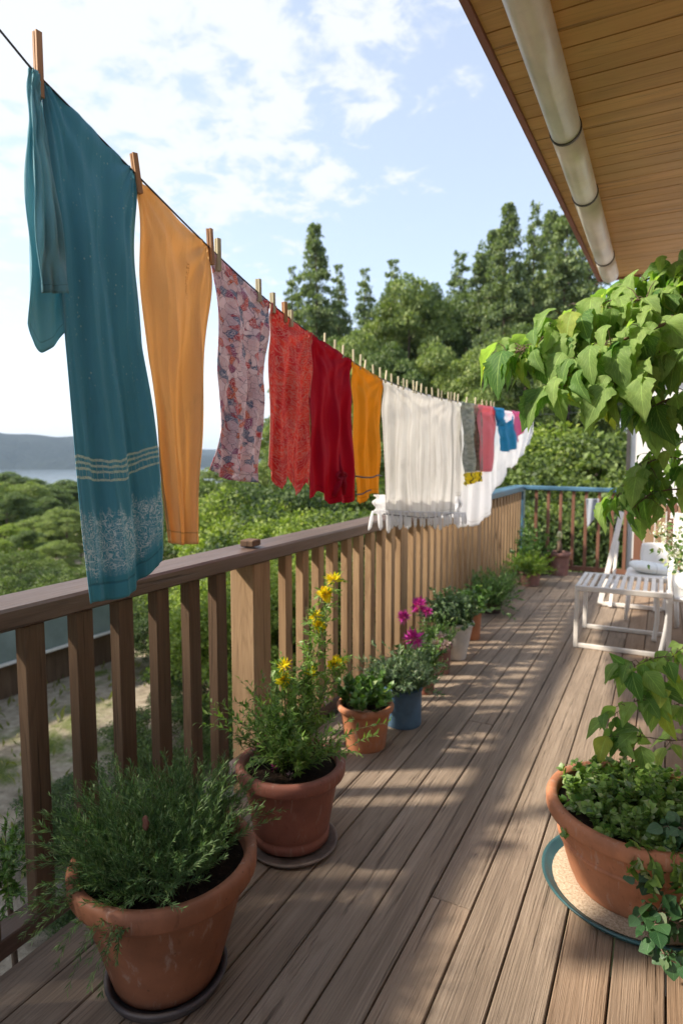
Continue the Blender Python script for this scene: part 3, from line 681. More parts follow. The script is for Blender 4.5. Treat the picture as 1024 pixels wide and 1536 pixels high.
cloth('back_sheet', [(42,98),(50,103),(60,112)], [(42,485),(52,520),(66,531),(82,520),(97,498)], [(42,98),(41,250),(42,400),(42,485)], [(60,112),(76,260),(88,380),(97,498)], M['teal_plain'], [(1.2,.010,1.,.1)], X=LX-.012, online=False, nu=26, nv=60, parent=t, seed=8)
cloth('folded_flap', [(48,102),(58,112)], [(60,438),(84,439),(105,440)], [(48,102),(52,250),(57,380),(60,438)], [(58,112),(72,220),(90,330),(105,440)], M['teal_plain'], [(1.0,.009,2.3,.0)], X=LX+.026, online=False, nu=24, nv=60, parent=t, seed=9)
o = cloth('tan_cloth', [(206,266),(260,322),(318,377)], [(256,814),(276,818),(295,815)], [(206,266),(212,380),(222,540),(236,640),(246,730),(256,814)], [(318,377),(313,500),(304,630),(300,700),(297,760),(295,815)], M['tan'],
      [(1.9,.027,2.2,.10),(4.6,.010,.5,-.3)], nu=70, nv=110, seed=12, sharp=.6)
tag(o, 'tan orange cloth hanging second on the line, beside the teal towel', 'cloth')
o = cloth('floral_leggings', [(319,380),(360,414),(405,456)], [(314,704),(330,712),(342,720),(386,724)], [(319,380),(323,480),(330,580),(327,640),(320,680),(314,704)], [(405,456),(400,540),(394,620),(391,680),(388,724)], M['floral'],
      [(2.2,.018,1.,.05),(5,.007,2,.1)], nu=60, nv=90, seed=13)
tag(o, 'pink and blue floral patterned cloth hanging third on the line', 'garment')
t = grp('red_scarf', 'red cloth with pale scrollwork and tattered hem, left of the plain crimson cloth', 'scarf', 2)
hemp = [(400,698),(405,704),(411,714),(416,728),(421,734),(427,722),(434,712),(440,726),(445,744),(451,738),(457,724),(462,728)]
cloth('fabric', [(405,458),(436,482),(467,505)], hemp, [(405,458),(404,540),(402,620),(400,698)], [(467,505),(465,600),(464,680),(462,728)], M['redpat'], [(3.2,.014,.3,.02),(7,.004,2,.1)], nu=70, nv=80, parent=t, seed=14, smoothk=0)
t = grp('crimson_cloth', 'plain crimson cloth with a knotted lower end, between the scrollwork scarf and mustard cloth', 'cloth', 2.4)
cloth('fabric', [(467,506),(496,524),(526,543)], [(463,748),(470,746),(480,736),(490,750),(500,757),(508,750),(514,754),(524,755),(531,750)], [(467,506),(463,600),(461,700),(463,748)], [(526,543),(526,620),(530,700),(532,750)], M['crimson'], [(3.0,.020,1.3,.05),(6.3,.006,2,.1)], nu=70, nv=80, parent=t, seed=15, smoothk=1)
kp = onx(505,714,LX)+np.array([.024,0,0]); b = MB()
b.tube([kp+np.array((.002*math.cos(a*1.3),.045*math.cos(a),.016*math.sin(a))) for a in np.linspace(0,6.28,18)], .008, 8)
b.tube([kp+np.array((.004,.0,.0)), kp+np.array((.004,-.02,.05)), kp+np.array((-.004,-.01,.10))], [.012,.007,.002], 8)
b.tube([kp, kp+np.array((0,-.03,-.04)), kp+np.array((-.01,-.06,-.09))], [.012,.014,.010], 8); b.tube([kp, kp+np.array((0,.03,-.04)), kp+np.array((-.01,.04,-.09))], [.012,.014,.010], 8)
b.build('knot', M['crimson'], t, True)
t = grp('mustard_cloth', 'mustard yellow cloth with dark cord ties, between crimson cloth and cream curtain', 'cloth', 2.8)
cloth('fabric', [(526,544),(550,556),(574,571)], [(532,752),(543,756),(551,748),(560,740),(574,741)], [(526,544),(528,620),(531,700),(532,752)], [(574,571),(573,650),(574,741)], M['mustard'], [(2.6,.022,.4,.03),(6,.005,1,.1)], nu=60, nv=80, parent=t, seed=16, smoothk=1)
def cordline(pp, X, r=.0035): return [onx(x, y, X) for x, y in pp]
b = MB(); b.tube(catmull(cordline([(533,714),(545,716),(558,716),(566,713),(573,714)], LX+.03)), .004, 6); b.tube(catmull(cordline([(533,742),(543,741),(550,737),(556,735)], LX+.032)), .004, 6); b.build('cord', M['dark_trim'], t, True)
t = grp('cream_curtain', 'wide cream linen curtain in the middle of the line with white petal fringe below', 'curtain', 3.6)
cloth('fabric', [(573,571),(610,583),(645,594),(681,603)], [(575,771),(610,774),(645,776),(679,770)], [(573,571),(574,680),(575,771)], [(681,603),(681,690),(679,770)], M['cream'], [(7.,.016,.4,.02),(15,.006,1,.05),(3,.012,2,0)], nu=110, nv=70, parent=t, seed=17, topamp=.5)
cloth('fabric_layer', [(680,603),(692,605)], [(678,745),(692,744)], [(680,603),(680,680),(678,745)], [(692,605),(693,680),(692,744)], M['cream'], [(1.5,.016,.4,.02)], X=LX-.02, nu=20, nv=50, parent=t, seed=18, topamp=.5)
b = MB(); b.tube(catmull(cordline([(575,771),(610,774.5),(645,776.5),(679,770)], LX+.022), 12), .003, 5); b.build('hem_cord', M['dark_trim'], t, True)
XP = LX-.05
cloth('underlayer', [(560,742),(620,742),(690,742)], [(558,770),(600,775),(650,779),(690,776)], [(560,742),(558,770)], [(690,742),(690,776)], M['white_cloth'], [(6,.016,.4,.02),(13,.006,1,.05)], X=XP, online=False, nu=80, nv=16, parent=t, seed=19, topamp=.5)
q = random.Random(4); b = MB(); yA, yB = onx(556,775,XP+.03)[1], onx(690,778,XP+.03)[1]; k = 0; y = yA-.03
while y < yB:
    z0 = np.interp(y, [yA, yB], [onx(556,768,LX)[2], onx(690,771,LX)[2]])+.004; L_ = q.uniform(.085,.125); tilt = q.uniform(-.15,.15) + (-.5 if k == 0 else 0); ww = q.uniform(.007,.015); xo = LX+.012+q.uniform(-.012,.012)
    b.tube([(xo,y,z0),(xo+.004,y+tilt*L_*.4,z0-L_*.4),(xo+.006,y+tilt*L_*.8,z0-L_*.85),(xo+.004,y+tilt*L_,z0-L_)],[ww*.45,ww,ww*.95,ww*.3],8); y += q.uniform(.045,.085); k += 1
b.tube([(LX+.012, yy0, np.interp(yy0, [yA, yB], [onx(556,768,LX)[2], onx(690,771,LX)[2]])+.001) for yy0 in np.linspace(yA-.04, yB+.03, 30)], .005, 6)
b.build('petal_fringe', M['white_cloth'], t, True)
o = cloth('white_ruffled_sheet', [(684,604),(735,611),(800,621)], [(684,786),(700,790),(716,788),(732,772),(737,750),(741,735),(752,727),(760,700),(770,702),(780,690),(792,665)], [(684,604),(684,700),(684,786)], [(800,621),(797,645),(792,665)], M['white_cloth'], [(9,.028,.4,.02),(19,.009,1,.05),(3,.02,2,0)], X=LX-.04, nu=130, nv=60, seed=20, topamp=.4, smoothk=1, hem=.01)
tag(o, 'white ruffled sheet with stepped frilly hem behind the pink and blue washing', 'sheet')
t = grp('woven_throw', 'grey striped woven throw with a yellow barred edge, right of the cream curtain', 'throw', 5)
cloth('fabric', [(690,604),(706,607),(721,609)], [(694,709),(710,708),(721,706)], [(690,604),(693,660),(694,709)], [(721,609),(722,660),(721,706)], M['stripe'], [(2,.02,.4,.02)], X=LX+.01, nu=40, nv=50, parent=t, seed=21, topamp=.5)
cloth('edge_band', [(694,710),(721,707)], [(696,729),(721,722)], [(694,710),(696,729)], [(721,707),(721,722)], M['yellow_band'], [(2,.02,.4,.02)], online=False, X=LX+.01, nu=40, nv=14, parent=t, seed=21, topamp=1)
o = cloth('pink_towel', [(715,610),(744,613)], [(717,705),(731,708),(742,703)], [(715,610),(716,660),(717,705)], [(744,613),(746,650),(742,703)], M['pink'], [(1.6,.03,.4,.02)], X=LX+.03, nu=30, nv=50, seed=22, topamp=.5)
tag(o, 'salmon pink towel hanging narrow between the grey throw and small blue shirt', 'towel')
t = grp('blue_shirt', 'small bright blue shirt near the far end of the line', 'shirt', 6)
cloth('body', [(746,628),(752,634),(762,634),(770,622)], [(748,676),(762,678),(777,671)], [(746,628),(747,650),(748,676)], [(770,622),(776,650),(777,671)], M['cyan'], [(2.5,.03,.4,.02)], online=False, X=LX+.03, nu=40, nv=40, parent=t, seed=23, topamp=.6)
cloth('sleeve', [(739,613),(758,616)], [(742,624),(750,640),(760,632)], [(739,613),(742,624)], [(758,616),(760,632)], M['cyan'], [(1.5,.03,.4,.02)], X=LX+.04, nu=24, nv=20, parent=t, seed=24, topamp=.6)
o = cloth('hot_pink_cloth', [(766,617),(790,620)], [(774,664),(780,655),(788,640)], [(768,618),(770,640),(774,664)], [(790,620),(789,630),(788,640)], M['hotpink'], [(1.5,.03,.4,.02)], X=LX+.02, nu=24, nv=24, seed=25, topamp=.6)
tag(o, 'bright pink scrap of washing last on the line, half hidden by vine leaves', 'cloth')
# pegs ------------------------------------------------------------------
def peg(name, y, h, tilt, mat, detailed=True, down=.045, label=''):
    t = thing(name, label, 'clothes peg', (LX, y, lz(y)), 0, 'clothes pegs on the line'); t.rotation_euler = (tilt, 0, rnd.uniform(-.3, .3))
    wd = .015 if detailed else .008
    if detailed:
        for s_ in (-1, 1):
            b = MB(); x0 = s_*.0012
            V = [(x0, -wd/2, -down),(x0+s_*.0075, -wd/2, -down),(x0+s_*.0075, wd/2, -down),(x0, wd/2, -down),(x0+s_*.001, -wd/2, h),(x0+s_*.0075, -wd/2, h),(x0+s_*.0075, wd/2, h),(x0+s_*.001, wd/2, h)]
            b.add(V, [(0,3,2,1),(4,5,6,7),(0,1,5,4),(1,2,6,5),(2,3,7,6),(3,0,4,7)]); b.build('prong', mat, t)
        MB().tube([(math.cos(a)*.0055, -.004+.008*a/25, .008+math.sin(a)*.0055) for a in np.linspace(0, 25, 40)], .0009, 5).build('spring', M['steel'], t, True)
    else:
        MB().box((-.005, -wd/2, -down*.7), (.005, wd/2, h), bev=.001).build('prong', mat, t)
    return t
near_pegs = [((58,100),.098,.0,'peg','thick wooden peg pinning the near corner of the teal towel'),((205,262),.055,.14,'peg','wooden peg between the teal towel and tan cloth'),((316,373),.062,.08,'peg','orange-brown wooden peg where the tan cloth ends'),((327,384),.055,-.0,'peg_pale','thin olive peg at the start of the floral cloth')]
for (px, h, tl, mt, lb) in near_pegs: peg('clothes_peg', onx(*px, LX)[1], h, tl, M[mt], True, .05, lb)
yy = lambda x: float(np.interp(x, [p[0] for p in line_px], [p[1] for p in line_px]))
for x, h, mt, lb in [(388,.050,'peg_pale','pale upright peg over the right part of the floral cloth'),(409,.045,'peg_pale','pale peg where floral cloth meets the scrollwork scarf'),(427,.048,'peg','reddish peg over the scrollwork scarf'),(436,.035,'peg_pale','short pale peg just right of the reddish one')]:
    peg('clothes_peg', onx(x, yy(x), LX)[1], h, .03, M[mt], True, .03, lb)
for xs, lb in [((487,502,514),'small pale peg above the crimson cloth'),((530,540,547,560,570),'small pale peg above the mustard cloth'),
               ((578,587,597,605,610,620,624,631,639,648,657,662,672,676,681,686),'small pale peg in the crowded row above the cream curtain'),
               ((699,712),'small pale peg above the grey striped throw'),((723,729,736,740),'small pale peg above the pink towel')]:
    for x in xs: peg('clothes_peg', onx(x, yy(x), LX)[1], rnd.uniform(.045,.062), rnd.uniform(-.2,.2), M['peg_pale'], False, .02, lb)
# ---------------------------------------------------------------- pots
def pot_body(prof_r, H, rb, rt, rim_h, rim_w, n=64, foot=True):
    w_ = .012
    p = [(rb*.2, .0), (rb, 0), (rb+.002, .006)]
    if foot: p = [(rb*.2,0),(rb*1.06,0),(rb*1.07,.03),(rb*1.0,.036)]
    z1 = H-rim_h; rs = rt-rim_w
    for k in range(1, 7):
        t = k/6; p.append((rb+(rs-rb)*t**prof_r, max(.04 if foot else .01, z1*t)))
    p += [(rs+.002, z1+.001), (rt-.004, z1+.004), (rt, z1+.012), (rt+.001, H-.014), (rt-.005, H-.003), (rt-.012, H), (rt-rim_w-.004, H-.004), (rt-rim_w-.008, H-.015), (rs-w_, z1), (rb, .04), (rb*.2, .035)]
    return p
def potted(name, label, B, H, rb, rt, mat, rim_h=.05, rim_w=.02, foot=False, soil_d=.03, cat='potted plant', prof=1., group=None):
    t = thing(name, label, cat, (B[0], B[1], B[2] if len(B) > 2 else 0.0), 0, group)
    MB().lathe(pot_body(prof, H, rb, rt, rim_h, rim_w, foot=foot), 72, wob=.003).build('pot', mat, t, True)
    rs = rt-rim_w-.008; q = random.Random(8); V = []; F = []; n = 32
    V.append((0, 0, H-soil_d+.012))
    for k in range(1, 9):
        for j in range(n):
            r_ = rs*k/8*(.998 if k < 8 else 1.0); V.append((r_*math.cos(2*math.pi*j/n), r_*math.sin(2*math.pi*j/n), H-soil_d+.012*(1-k/8)+q.uniform(-.003,.003)))
    F = [(0, 1+j, 1+(j+1)%n) for j in range(n)] + [(1+(k-1)*n+j, 1+k*n+j, 1+k*n+(j+1)%n, 1+(k-1)*n+(j+1)%n) for k in range(1, 8) for j in range(n)]
    mk('soil', V, F, M['soil'], t, True)
    return t
def saucer(name, label, B, r, h, mat, z=.0, inner=None):
    t = thing(name, label, 'saucer', (B[0], B[1], z))
    MB().lathe([(r*.2,0),(r*.86,0),(r*.93,.004),(r,h-.004),(r,h),(r-.006,h+.002),(r-.013,h-.001),(r*.88,.010),(r*.2,.008)], 72, wob=.003).build('dish', mat, t, True)
    return t
class Plant:
    def __init__(s, seed): s.q = np.random.default_rng(seed); s.P = []; s.D = []; s.N = []; s.S = []; s.st = MB()
    def stem(s, p0, d0, L, curve=(0,0,-.3), r=.0015, n=7, leafs=30, size=.02, start=.15, angle=.9, sizevar=.4, taper=.5, wander=.12, whorl=None):
        q = s.q; p = np.array(p0, float); d = np.array(d0, float); d /= np.linalg.norm(d); pts = [p.copy()]; ds = [d.copy()]
        for k in range(n):
            d = d + np.array(curve)/n + q.normal(0, wander, 3)/math.sqrt(n); d /= np.linalg.norm(d); p = p + d*L/n; pts.append(p.copy()); ds.append(d.copy())
        if r: s.st.tube(pts, [r*(1-.7*k/n) for k in range(n+1)], 4, False)
        pts = np.array(pts); ds = np.array(ds)
        if leafs:
            t = q.uniform(start, 1, leafs)**.9 if whorl is None else np.linspace(start, 1, leafs)
            f_ = t*n; i = np.minimum(f_.astype(int), n-1); fr = (f_-i)[:, None]
            pp = pts[i]*(1-fr)+pts[i+1]*fr; dd_ = ds[i]
            rd = unit(q.normal(0, 1, (leafs, 3))); rd = unit(rd - dd_*(rd*dd_).sum(1, keepdims=True))
            a = angle*(1-.35*t[:, None]); D = unit(dd_*np.cos(a)+rd*np.sin(a)); N = unit(np.cross(np.cross(dd_, D), D)*-1 + np.array([0,0,.7]))
            s.P.append(pp); s.D.append(D); s.N.append(N); s.S.append(size*(1-taper*t)*q.uniform(1-sizevar, 1+sizevar, leafs))
        return pts
    def build(s, tpl, mat, parent, stemmat='stem', name='foliage', loc=None):
        if s.P:
            P, D, N, Z = (np.concatenate(a) for a in (s.P, s.D, s.N, s.S)); V, F, U = leaves(tpl, P, D, N, Z); mk(name, V, F, mat, parent, True, U)
        if s.st.V and stemmat: s.st.build('stems', M[stemmat], parent, True)
def flower(parent, c, r, mat, n=26, seed=0, tpl=T_NARROW, up=(0,0,1), name='flower', size=1.):
    q = np.random.default_rng(seed); D = unit(q.normal(0, .8, (n, 3)) + np.array(up)*.6); P = np.array(c)+D*r*.15
    V, F, U = leaves(tpl, P, D, unit(q.normal(0, 1, (n, 3))), q.uniform(.6, 1.1, n)*r*size); return mk(name, V, F, mat, parent, True, U)
def disc(q, r): a = q.uniform(0, 6.283); k = r*math.sqrt(q.uniform(0, 1)); return k*math.cos(a), k*math.sin(a)
row = 'pots standing along the railing'
# rosemary
t = potted('potted_rosemary', 'largest terracotta pot of dark feathery rosemary in the near left corner', (-1.236, 1.278, .014), .358, .150, .262, M['terra'], .062, .026, soil_d=.05, group=row)
pl = Plant(1); q = pl.q
for k in range(520):
    x, y = disc(q, .185); x = x*.9-.02; lean = np.array([x*2.2-.05, y*2.3, .9+q.uniform(-.3,.3)]); hmax = q.uniform(.14,.33)*(1.1-1.3*math.hypot(x, y)); 
    pl.stem((x, y, .31), lean+q.normal(0,.25,3), max(.09, hmax*.95), (lean[0]*.35, lean[1]*.35, -.25), .0012, 7, 56, .024, .1, .85, .35, .25, .3)
for k in range(34):   # sprigs spilling over the rim to the left and front
    a = q.uniform(2.2, 5.2); pl.stem((.2*math.cos(a), .2*math.sin(a), .32), (math.cos(a), math.sin(a), .35), q.uniform(.1,.22), (0,0,-1.2), .0012, 7, 46, .022, .1, .85, .3, .25, .3)
for a, L_ in ((3.4,.42),(3.0,.35),(3.6,.30)): pl.stem((-.17, -.08, .33), (math.cos(a), math.sin(a), .35), L_, (0,0,-.7), .002, 8, 90, .022, .3, .8, .3, .25, .2)
pl.build(T_NEED, M['rosemary'], t, 'stem')
b = MB().blob((.0,.0,0), (.012,.008,.022), 12, 9, .08, 3); o = b.build('plant_tag', M['terra_red'], t, True); o.location = (-.01,-.06,.47); 
saucer('saucer', 'dark grey saucer beneath the largest near rosemary pot', (-1.222, 1.262), .172, .034, M['grey_clay'])
# yellow-flowered plant
t = potted('potted_yellow_flowers', 'red terracotta pot with tall yellow-flowered leafy plant, second along the railing', (-1.250, 1.985, .022), .305, .140, .212, M['terra_red'], .055, .026, foot=True, soil_d=.035, group=row)
pl = Plant(2); q = pl.q
for k in range(105):
    x, y = disc(q, .085); pl.stem((x, y, .27), (x*3+.05, y*3-.1, 1.1)+q.normal(0,.30,3), q.uniform(.14,.40), (x*2,y*2,-.45), .0018, 8, 44, .036, .12, 1.0, .4, .3, .3)
bx = np.array([-1.250,1.985,.022]); tips = []
for (px, py, r_) in [(500,872,.034),(487,892,.030),(474,925,.026),(478,940,.026),(425,1000,.028),(427,1020,.028),(466,1012,.030),(505,998,.034),(517,992,.02)]:
    tgt = onx(px, py, -1.22)-bx; p0 = np.array([tgt[0]*.2, tgt[1]*.15, .28]); mid = (p0+tgt)/2+np.array([0,-.01,.03])
    c_ = catmull([p0, mid, tgt], 5); pl.st.tube(c_, [.003*(1-.06*i) for i in range(len(c_))], 5, False)
    for i, p in enumerate(c_[2:]):
        for _ in range(6): pl.stem(p, q.normal(0,1,3)+np.array([0,0,.5]), .05, (0,0,-.2), 0, 3, 8, .034, .1, .8)
    tips.append((tgt, r_))
pl.build(T_NARROW, M['yherb'], t)
for i, (p, r_) in enumerate(tips): flower(t, p, r_*1.2, M['yellow'], 44, i, T_OVAL if i % 2 else T_NARROW)
for i in range(3): flower(t, (.06*math.cos(i*2), -.10+.02*i, .30), .02, M['magenta'] if i == 1 else M['palepink'], 14, 40+i)
saucer('saucer', 'weathered brown saucer under the yellow-flowered pot', (-1.235, 1.968), .178, .020, M['brown_clay'])
# third: small terracotta
t = potted('potted_seedlings', 'small orange terracotta pot of upright green seedlings, third along the railing', (-1.334, 2.85), .234, .103, .148, M['terra_lit'], .038, .018, soil_d=.03, group=row)
pl = Plant(3); q = pl.q
for k in range(34):
    x, y = disc(q, .11); pl.stem((x, y, .2), (x*3, y*3, 1)+q.normal(0,.2,3), q.uniform(.08,.17), (0,0,-.2), .0015, 6, 15, .05, .2, .7, .3, .3)
pl.build(T_OVAL, M['herb'], t)
# blue pot
t = potted('blue_potted_bush', 'round blue pot with bushy pale green plant, fourth along the railing', (-1.262, 3.20), .222, .102, .112, M['blue_glaze'], .02, .006, soil_d=.02, group=row)
pl = Plant(4); q = pl.q
for k in range(150):
    x, y = disc(q, .09); pl.stem((x, y, .2), (x*5-.10, y*5, 1)+q.normal(0,.38,3), q.uniform(.12,.29), (x*2,y*2,-.45), .0014, 7, 30, .042, .15, .9, .4, .3, .3)
pl.build(T_NARROW, M['greyherb'], t)
# two dark clay pots and the white one
t = potted('potted_geranium', 'dark red pot with single magenta flower, just behind the blue pot', (-1.312, 3.70), .185, .060, .078, M['terra_red'], .03, .008, group=row)
pl = Plant(5); q = pl.q
for k in range(60):
    x, y = disc(q, .06); pl.stem((x, y, .16), (x*4-.25, y*4, 1)+q.normal(0,.3,3), q.uniform(.10,.22), (0,0,-.3), .0014, 6, 24, .034, .15, .9, .4, .3)
pl.build(T_OVAL, M['herb'], t); flower(t, onx(620,959,-1.24)-np.array([-1.312,3.70,0]), .065, M['magenta'], 80, 1)
t = potted('potted_pink_flowers', 'brown clay pot with pale pink flowers in front of the white pot', (-1.345, 4.10), .215, .070, .088, M['mauve'], .04, .010, group=row)
pl = Plant(6); q = pl.q
for k in range(80):
    x, y = disc(q, .07); pl.stem((x, y, .19), (x*5-.3, y*4, 1)+q.normal(0,.3,3), q.uniform(.10,.22), (0,0,-.3), .0014, 6, 24, .034, .15, .9, .4, .3)
pl.build(T_NARROW, M['herb'], t)
for px, py in ((662,958),(654,966),(668,968),(659,972)): flower(t, onx(px,py,-1.27)-np.array([-1.345,4.10,0]), .045, M['palepink'], 40, px)
t = potted('white_potted_shrub', 'tapered white pot with grey-green shrub and two magenta blooms', (-1.335, 4.46), .285, .070, .132, M['white_pot'], .03, .012, group=row)
pl = Plant(7); q = pl.q
for k in range(170):
    x, y = disc(q, .11); pl.stem((x, y, .25), (x*4-.45, y*4-.15, 1.2)+q.normal(0,.35,3), q.uniform(.12,.30), (-.15,0,-.35), .0014, 6, 30, .032, .15, .9, .4, .3)
pl.build(T_OVAL, M['greyherb'], t)
for px, py, r_ in ((627,909,.062),(606,926,.045),(640,918,.04)): flower(t, onx(px,py,-1.40)-np.array([-1.335,4.46,0]), r_, M['magenta'], 110, px)
t = potted('orange_potted_herb', 'tall straight orange clay pot with a loose leafy herb', (-1.378, 5.02), .26, .074, .092, M['terra_lit'], .03, .008, group=row)
pl = Plant(8); q = pl.q
for k in range(70):
    x, y = disc(q, .08); pl.stem((x, y, .24), (x*5-.2, y*5, 1)+q.normal(0,.35,3), q.uniform(.08,.20), (0,0,-.3), .0014, 6, 18, .050, .15, .9, .4, .3)
pl.build(T_OVAL, M['herb'], t)
t = potted('potted_grassy_bush', 'low dark pot almost hidden under a feathery dark green bush', (-1.46, 6.0), .10, .10, .12, M['dark_pot'], .02, .008, group=row)
pl = Plant(9); q = pl.q
for k in range(150):
    x, y = disc(q, .14); pl.stem((x*.8, y*1.6, .08), (x*2, y*3, 1)+q.normal(0,.3,3), q.uniform(.15,.36), (0,0,-.4), .0016, 6, 34, .05, .1, .8, .4, .3)
pl.build(T_NARROW, M['herb'], t)
t = potted('potted_lime_fern', 'round brown pot with lime green fern near the far corner', (-1.375, 7.52), .17, .115, .145, M['mauve'], .03, .01, group=row)
pl = Plant(10); q = pl.q
for k in range(110):
    x, y = disc(q, .11); pl.stem((x, y, .15), (x*5, y*5, 1)+q.normal(0,.35,3), q.uniform(.14,.28), (0,0,-.9), .0016, 6, 34, .05, .15, 1.0, .4, .3)
pl.build(T_NARROW, M['limefern'], t)
t = potted('potted_bulb', 'mauve square-shouldered pot with a thick stalk and pale yellow bud by the end railing', (-1.16, 8.36), .30, .115, .150, M['mauve'], .05, .012, group=row)
MB().tube([(0,0,.27),(.01,0,.38),(-.01,0,.46)], [.035,.03,.022], 10).build('stem', M['twig'], t, True)
MB().blob((0,0,.51), (.035,.035,.06), 12, 8, .05, 2).build('bud', plain('pale_bud', (.55,.52,.28), .6), t, True)
t = potted('potted_purple_plant', 'small dark pot of purple leaves beside the pot with the yellow bud', (-1.33, 8.28), .13, .06, .075, M['dark_pot'], .02, .008, group=row)
pl = Plant(11); q = pl.q
for k in range(30): x, y = disc(q, .05); pl.stem((x,y,.11), (x*6,y*6,1), q.uniform(.08,.18), (0,0,-.5), .0015, 5, 14, .04)
pl.build(T_OVAL, leafm('purple_leaf', (.08,.015,.06), (.22,.04,.16), None, .3, .5), t)
# corner climber and foliage along foot of the railing
t = thing('corner_shrub', 'dark leafy shrub growing in the far corner between railing and lime fern', 'shrub', (-1.50, 8.2, 0))
pl = Plant(12); q = pl.q
for k in range(90): x, y = disc(q, .12); pl.stem((x*.7,y*2,0), (x*2,y*2,1.6)+q.normal(0,.3,3), q.uniform(.25,.75), (0,0,-.3), .002, 7, 26, .06, .15, .9)
pl.build(T_OVAL, M['herb'], t)
t = thing('fern_tuft', 'spiky dark green tuft growing against the railing between bush and lime fern', 'plant', (-1.52, 6.85, 0))
pl = Plant(13); q = pl.q
for k in range(90): x, y = disc(q, .10); pl.stem((x*.6,y*3,0), (x*2,y*2,1.2)+q.normal(0,.35,3), q.uniform(.15,.42), (0,0,-.6), .0018, 6, 26, .05, .1, .8)
pl.build(T_NARROW, M['herb'], t)
# big bowl at right
BR = np.array([-.030, 2.30, .020])
t = potted('potted_mint', 'wide terracotta bowl brimming with small-leaved mint at the right edge', BR, .295, .205, .305, M['terra_lit'], .056, .030, soil_d=.035, prof=.75, group=None)
MB().lathe([(.256,.150),(.262,.153),(.264,.160),(.260,.166),(.252,.169)], 72).build('moulding', M['terra_lit'], t, True)
pl = Plant(14); q = pl.q
for k in range(330):
    x, y = disc(q, .245); x = x*.94+.02; y = y*.94; rr_ = math.hypot(x, y); pl.stem((x, y, .25), (x*1.0, y*1.0, 1)+q.normal(0,.35,3), q.uniform(.06,.14)*(1.3-rr_*2.0), (x*2,y*2,-.6), .0014, 6, 17, .026, .2, 1.1, .45, .3, .3)
for k in range(9):
    a = q.uniform(4.2, 5.6); pl.stem((.26*math.cos(a), .26*math.sin(a), .30), (math.cos(a), math.sin(a), .15), q.uniform(.08,.20), (0,0,-3.), .0016, 8, 18, .034, .1, 1.0, .3, .2)
pl.build(T_ROUND, M['mint'], t)
saucer('saucer', 'wide dark teal saucer filled with sandy grit under the mint bowl', BR, .315, .030, M['teal_glaze'])
o = [c_ for c_ in COL.objects if c_.name.startswith('saucer')][-1]
dish_parent = [c_ for c_ in COL.objects if c_.get('label','').startswith('wide dark teal')][0]
MB().lathe([(.01,.0165),(.20,.018),(.276,.014),(.277,.0125),(.01,.012)], 48).build('grit', M['gravel'], dish_parent, True)
# ---------------------------------------------------------------- vines on the right
def vine(name, label, cat, root, arms, tpl, mat, seed, size, per, drop=.55, stem_r=.006, jit=.05, sidelen=.10):
    t = thing(name, label, cat, tuple(root)); q = np.random.default_rng(seed); st = MB(); P = []; D = []; N = []; Z = []
    for arm in arms:
        c_ = catmull([np.array(p)-np.array(root) for p in arm], 10); st.tube(c_, [stem_r*(1-.75*i/len(c_)) for i in range(len(c_))], 6)
        C_ = np.array(c_); seg = np.linalg.norm(np.diff(C_, axis=0), axis=1).sum(); n = int(seg*per)
        ti = q.uniform(.05, 1, n)*(len(C_)-1.001); i = ti.astype(int); pp = C_[i]+(C_[i+1]-C_[i])*(ti-i)[:, None]; dd_ = unit(C_[i+1]-C_[i])
        side = unit(q.normal(0, 1, (n, 3))*np.array([1,1,.7])); off = pp+side*q.uniform(.2, 1, (n,1))*sidelen
        for a_, b_ in zip(pp[::2], off[::2]): st.tube([a_, (a_+b_)/2+np.array([0,0,.012]), b_], [.0022,.0016,.001], 4, False)
        d = unit(dd_*.45+side*.6+np.array([0,0,-drop])+q.normal(0,.25,(n,3)))
        P.append(off); D.append(d); N.append(unit(np.array([-.35,-.45,.9])+q.normal(0,.38,(n,3)))); Z.append(size*np.where(q.random(n) < .35, q.uniform(.25,.55,n), q.uniform(.65,1.3,n)))
    P, D, N, Z = (np.concatenate(a) for a in (P, D, N, Z)); V, F, U = leaves(tpl, P, D, N, Z)
    mk('leaves', V, F, mat, t, True, U); st.build('stems', M['twig'], t, True); return t
root = (.62, 2.75, 0)
def pp(x, y, d):  # a place at distance d in front of the lens axis
    return CC + ray(x, y)*d
arms = [[(.62,2.75,0),(.60,2.7,1.2),pp(1120,520,2.6),pp(1040,450,2.5),pp(960,450,2.4),pp(880,470,2.35),pp(830,505,2.3),pp(760,535,2.3)],
        [pp(1120,520,2.6),pp(1040,480,2.3),pp(960,500,2.2),pp(890,530,2.2),pp(860,550,2.2),pp(830,585,2.2)],
        [pp(1120,500,2.5),pp(1060,420,2.5),pp(1010,405,2.6),pp(950,430,2.7),pp(900,470,2.7)],
        [pp(1120,560,2.4),pp(1050,540,2.3),pp(980,540,2.2),pp(930,570,2.15),pp(890,590,2.2)],
        [pp(1110,600,2.5),pp(1050,590,2.4),pp(1000,600,2.3),pp(960,620,2.3)],
        [pp(1100,460,2.5),pp(1040,470,2.5),pp(970,475,2.5),pp(900,510,2.5),pp(850,530,2.5)]]
vine('leafy_vine', 'big broad-leaved vine arching in from the right under the eaves', 'vine', root, arms, T_LOBE, M['vine'], 21, .128, 112, .9, .008, sidelen=.09)
arms = [[(.55,2.75,0),(.55,2.7,.6),pp(1110,800,2.6),pp(1040,700,2.5),pp(980,690,2.4),pp(950,730,2.4),pp(915,750,2.4)],
        [pp(1110,800,2.6),pp(1040,740,2.4),pp(980,740,2.4),pp(940,770,2.4)],[pp(1100,720,2.5),pp(1040,660,2.5),pp(990,690,2.5),pp(960,720,2.5)]]
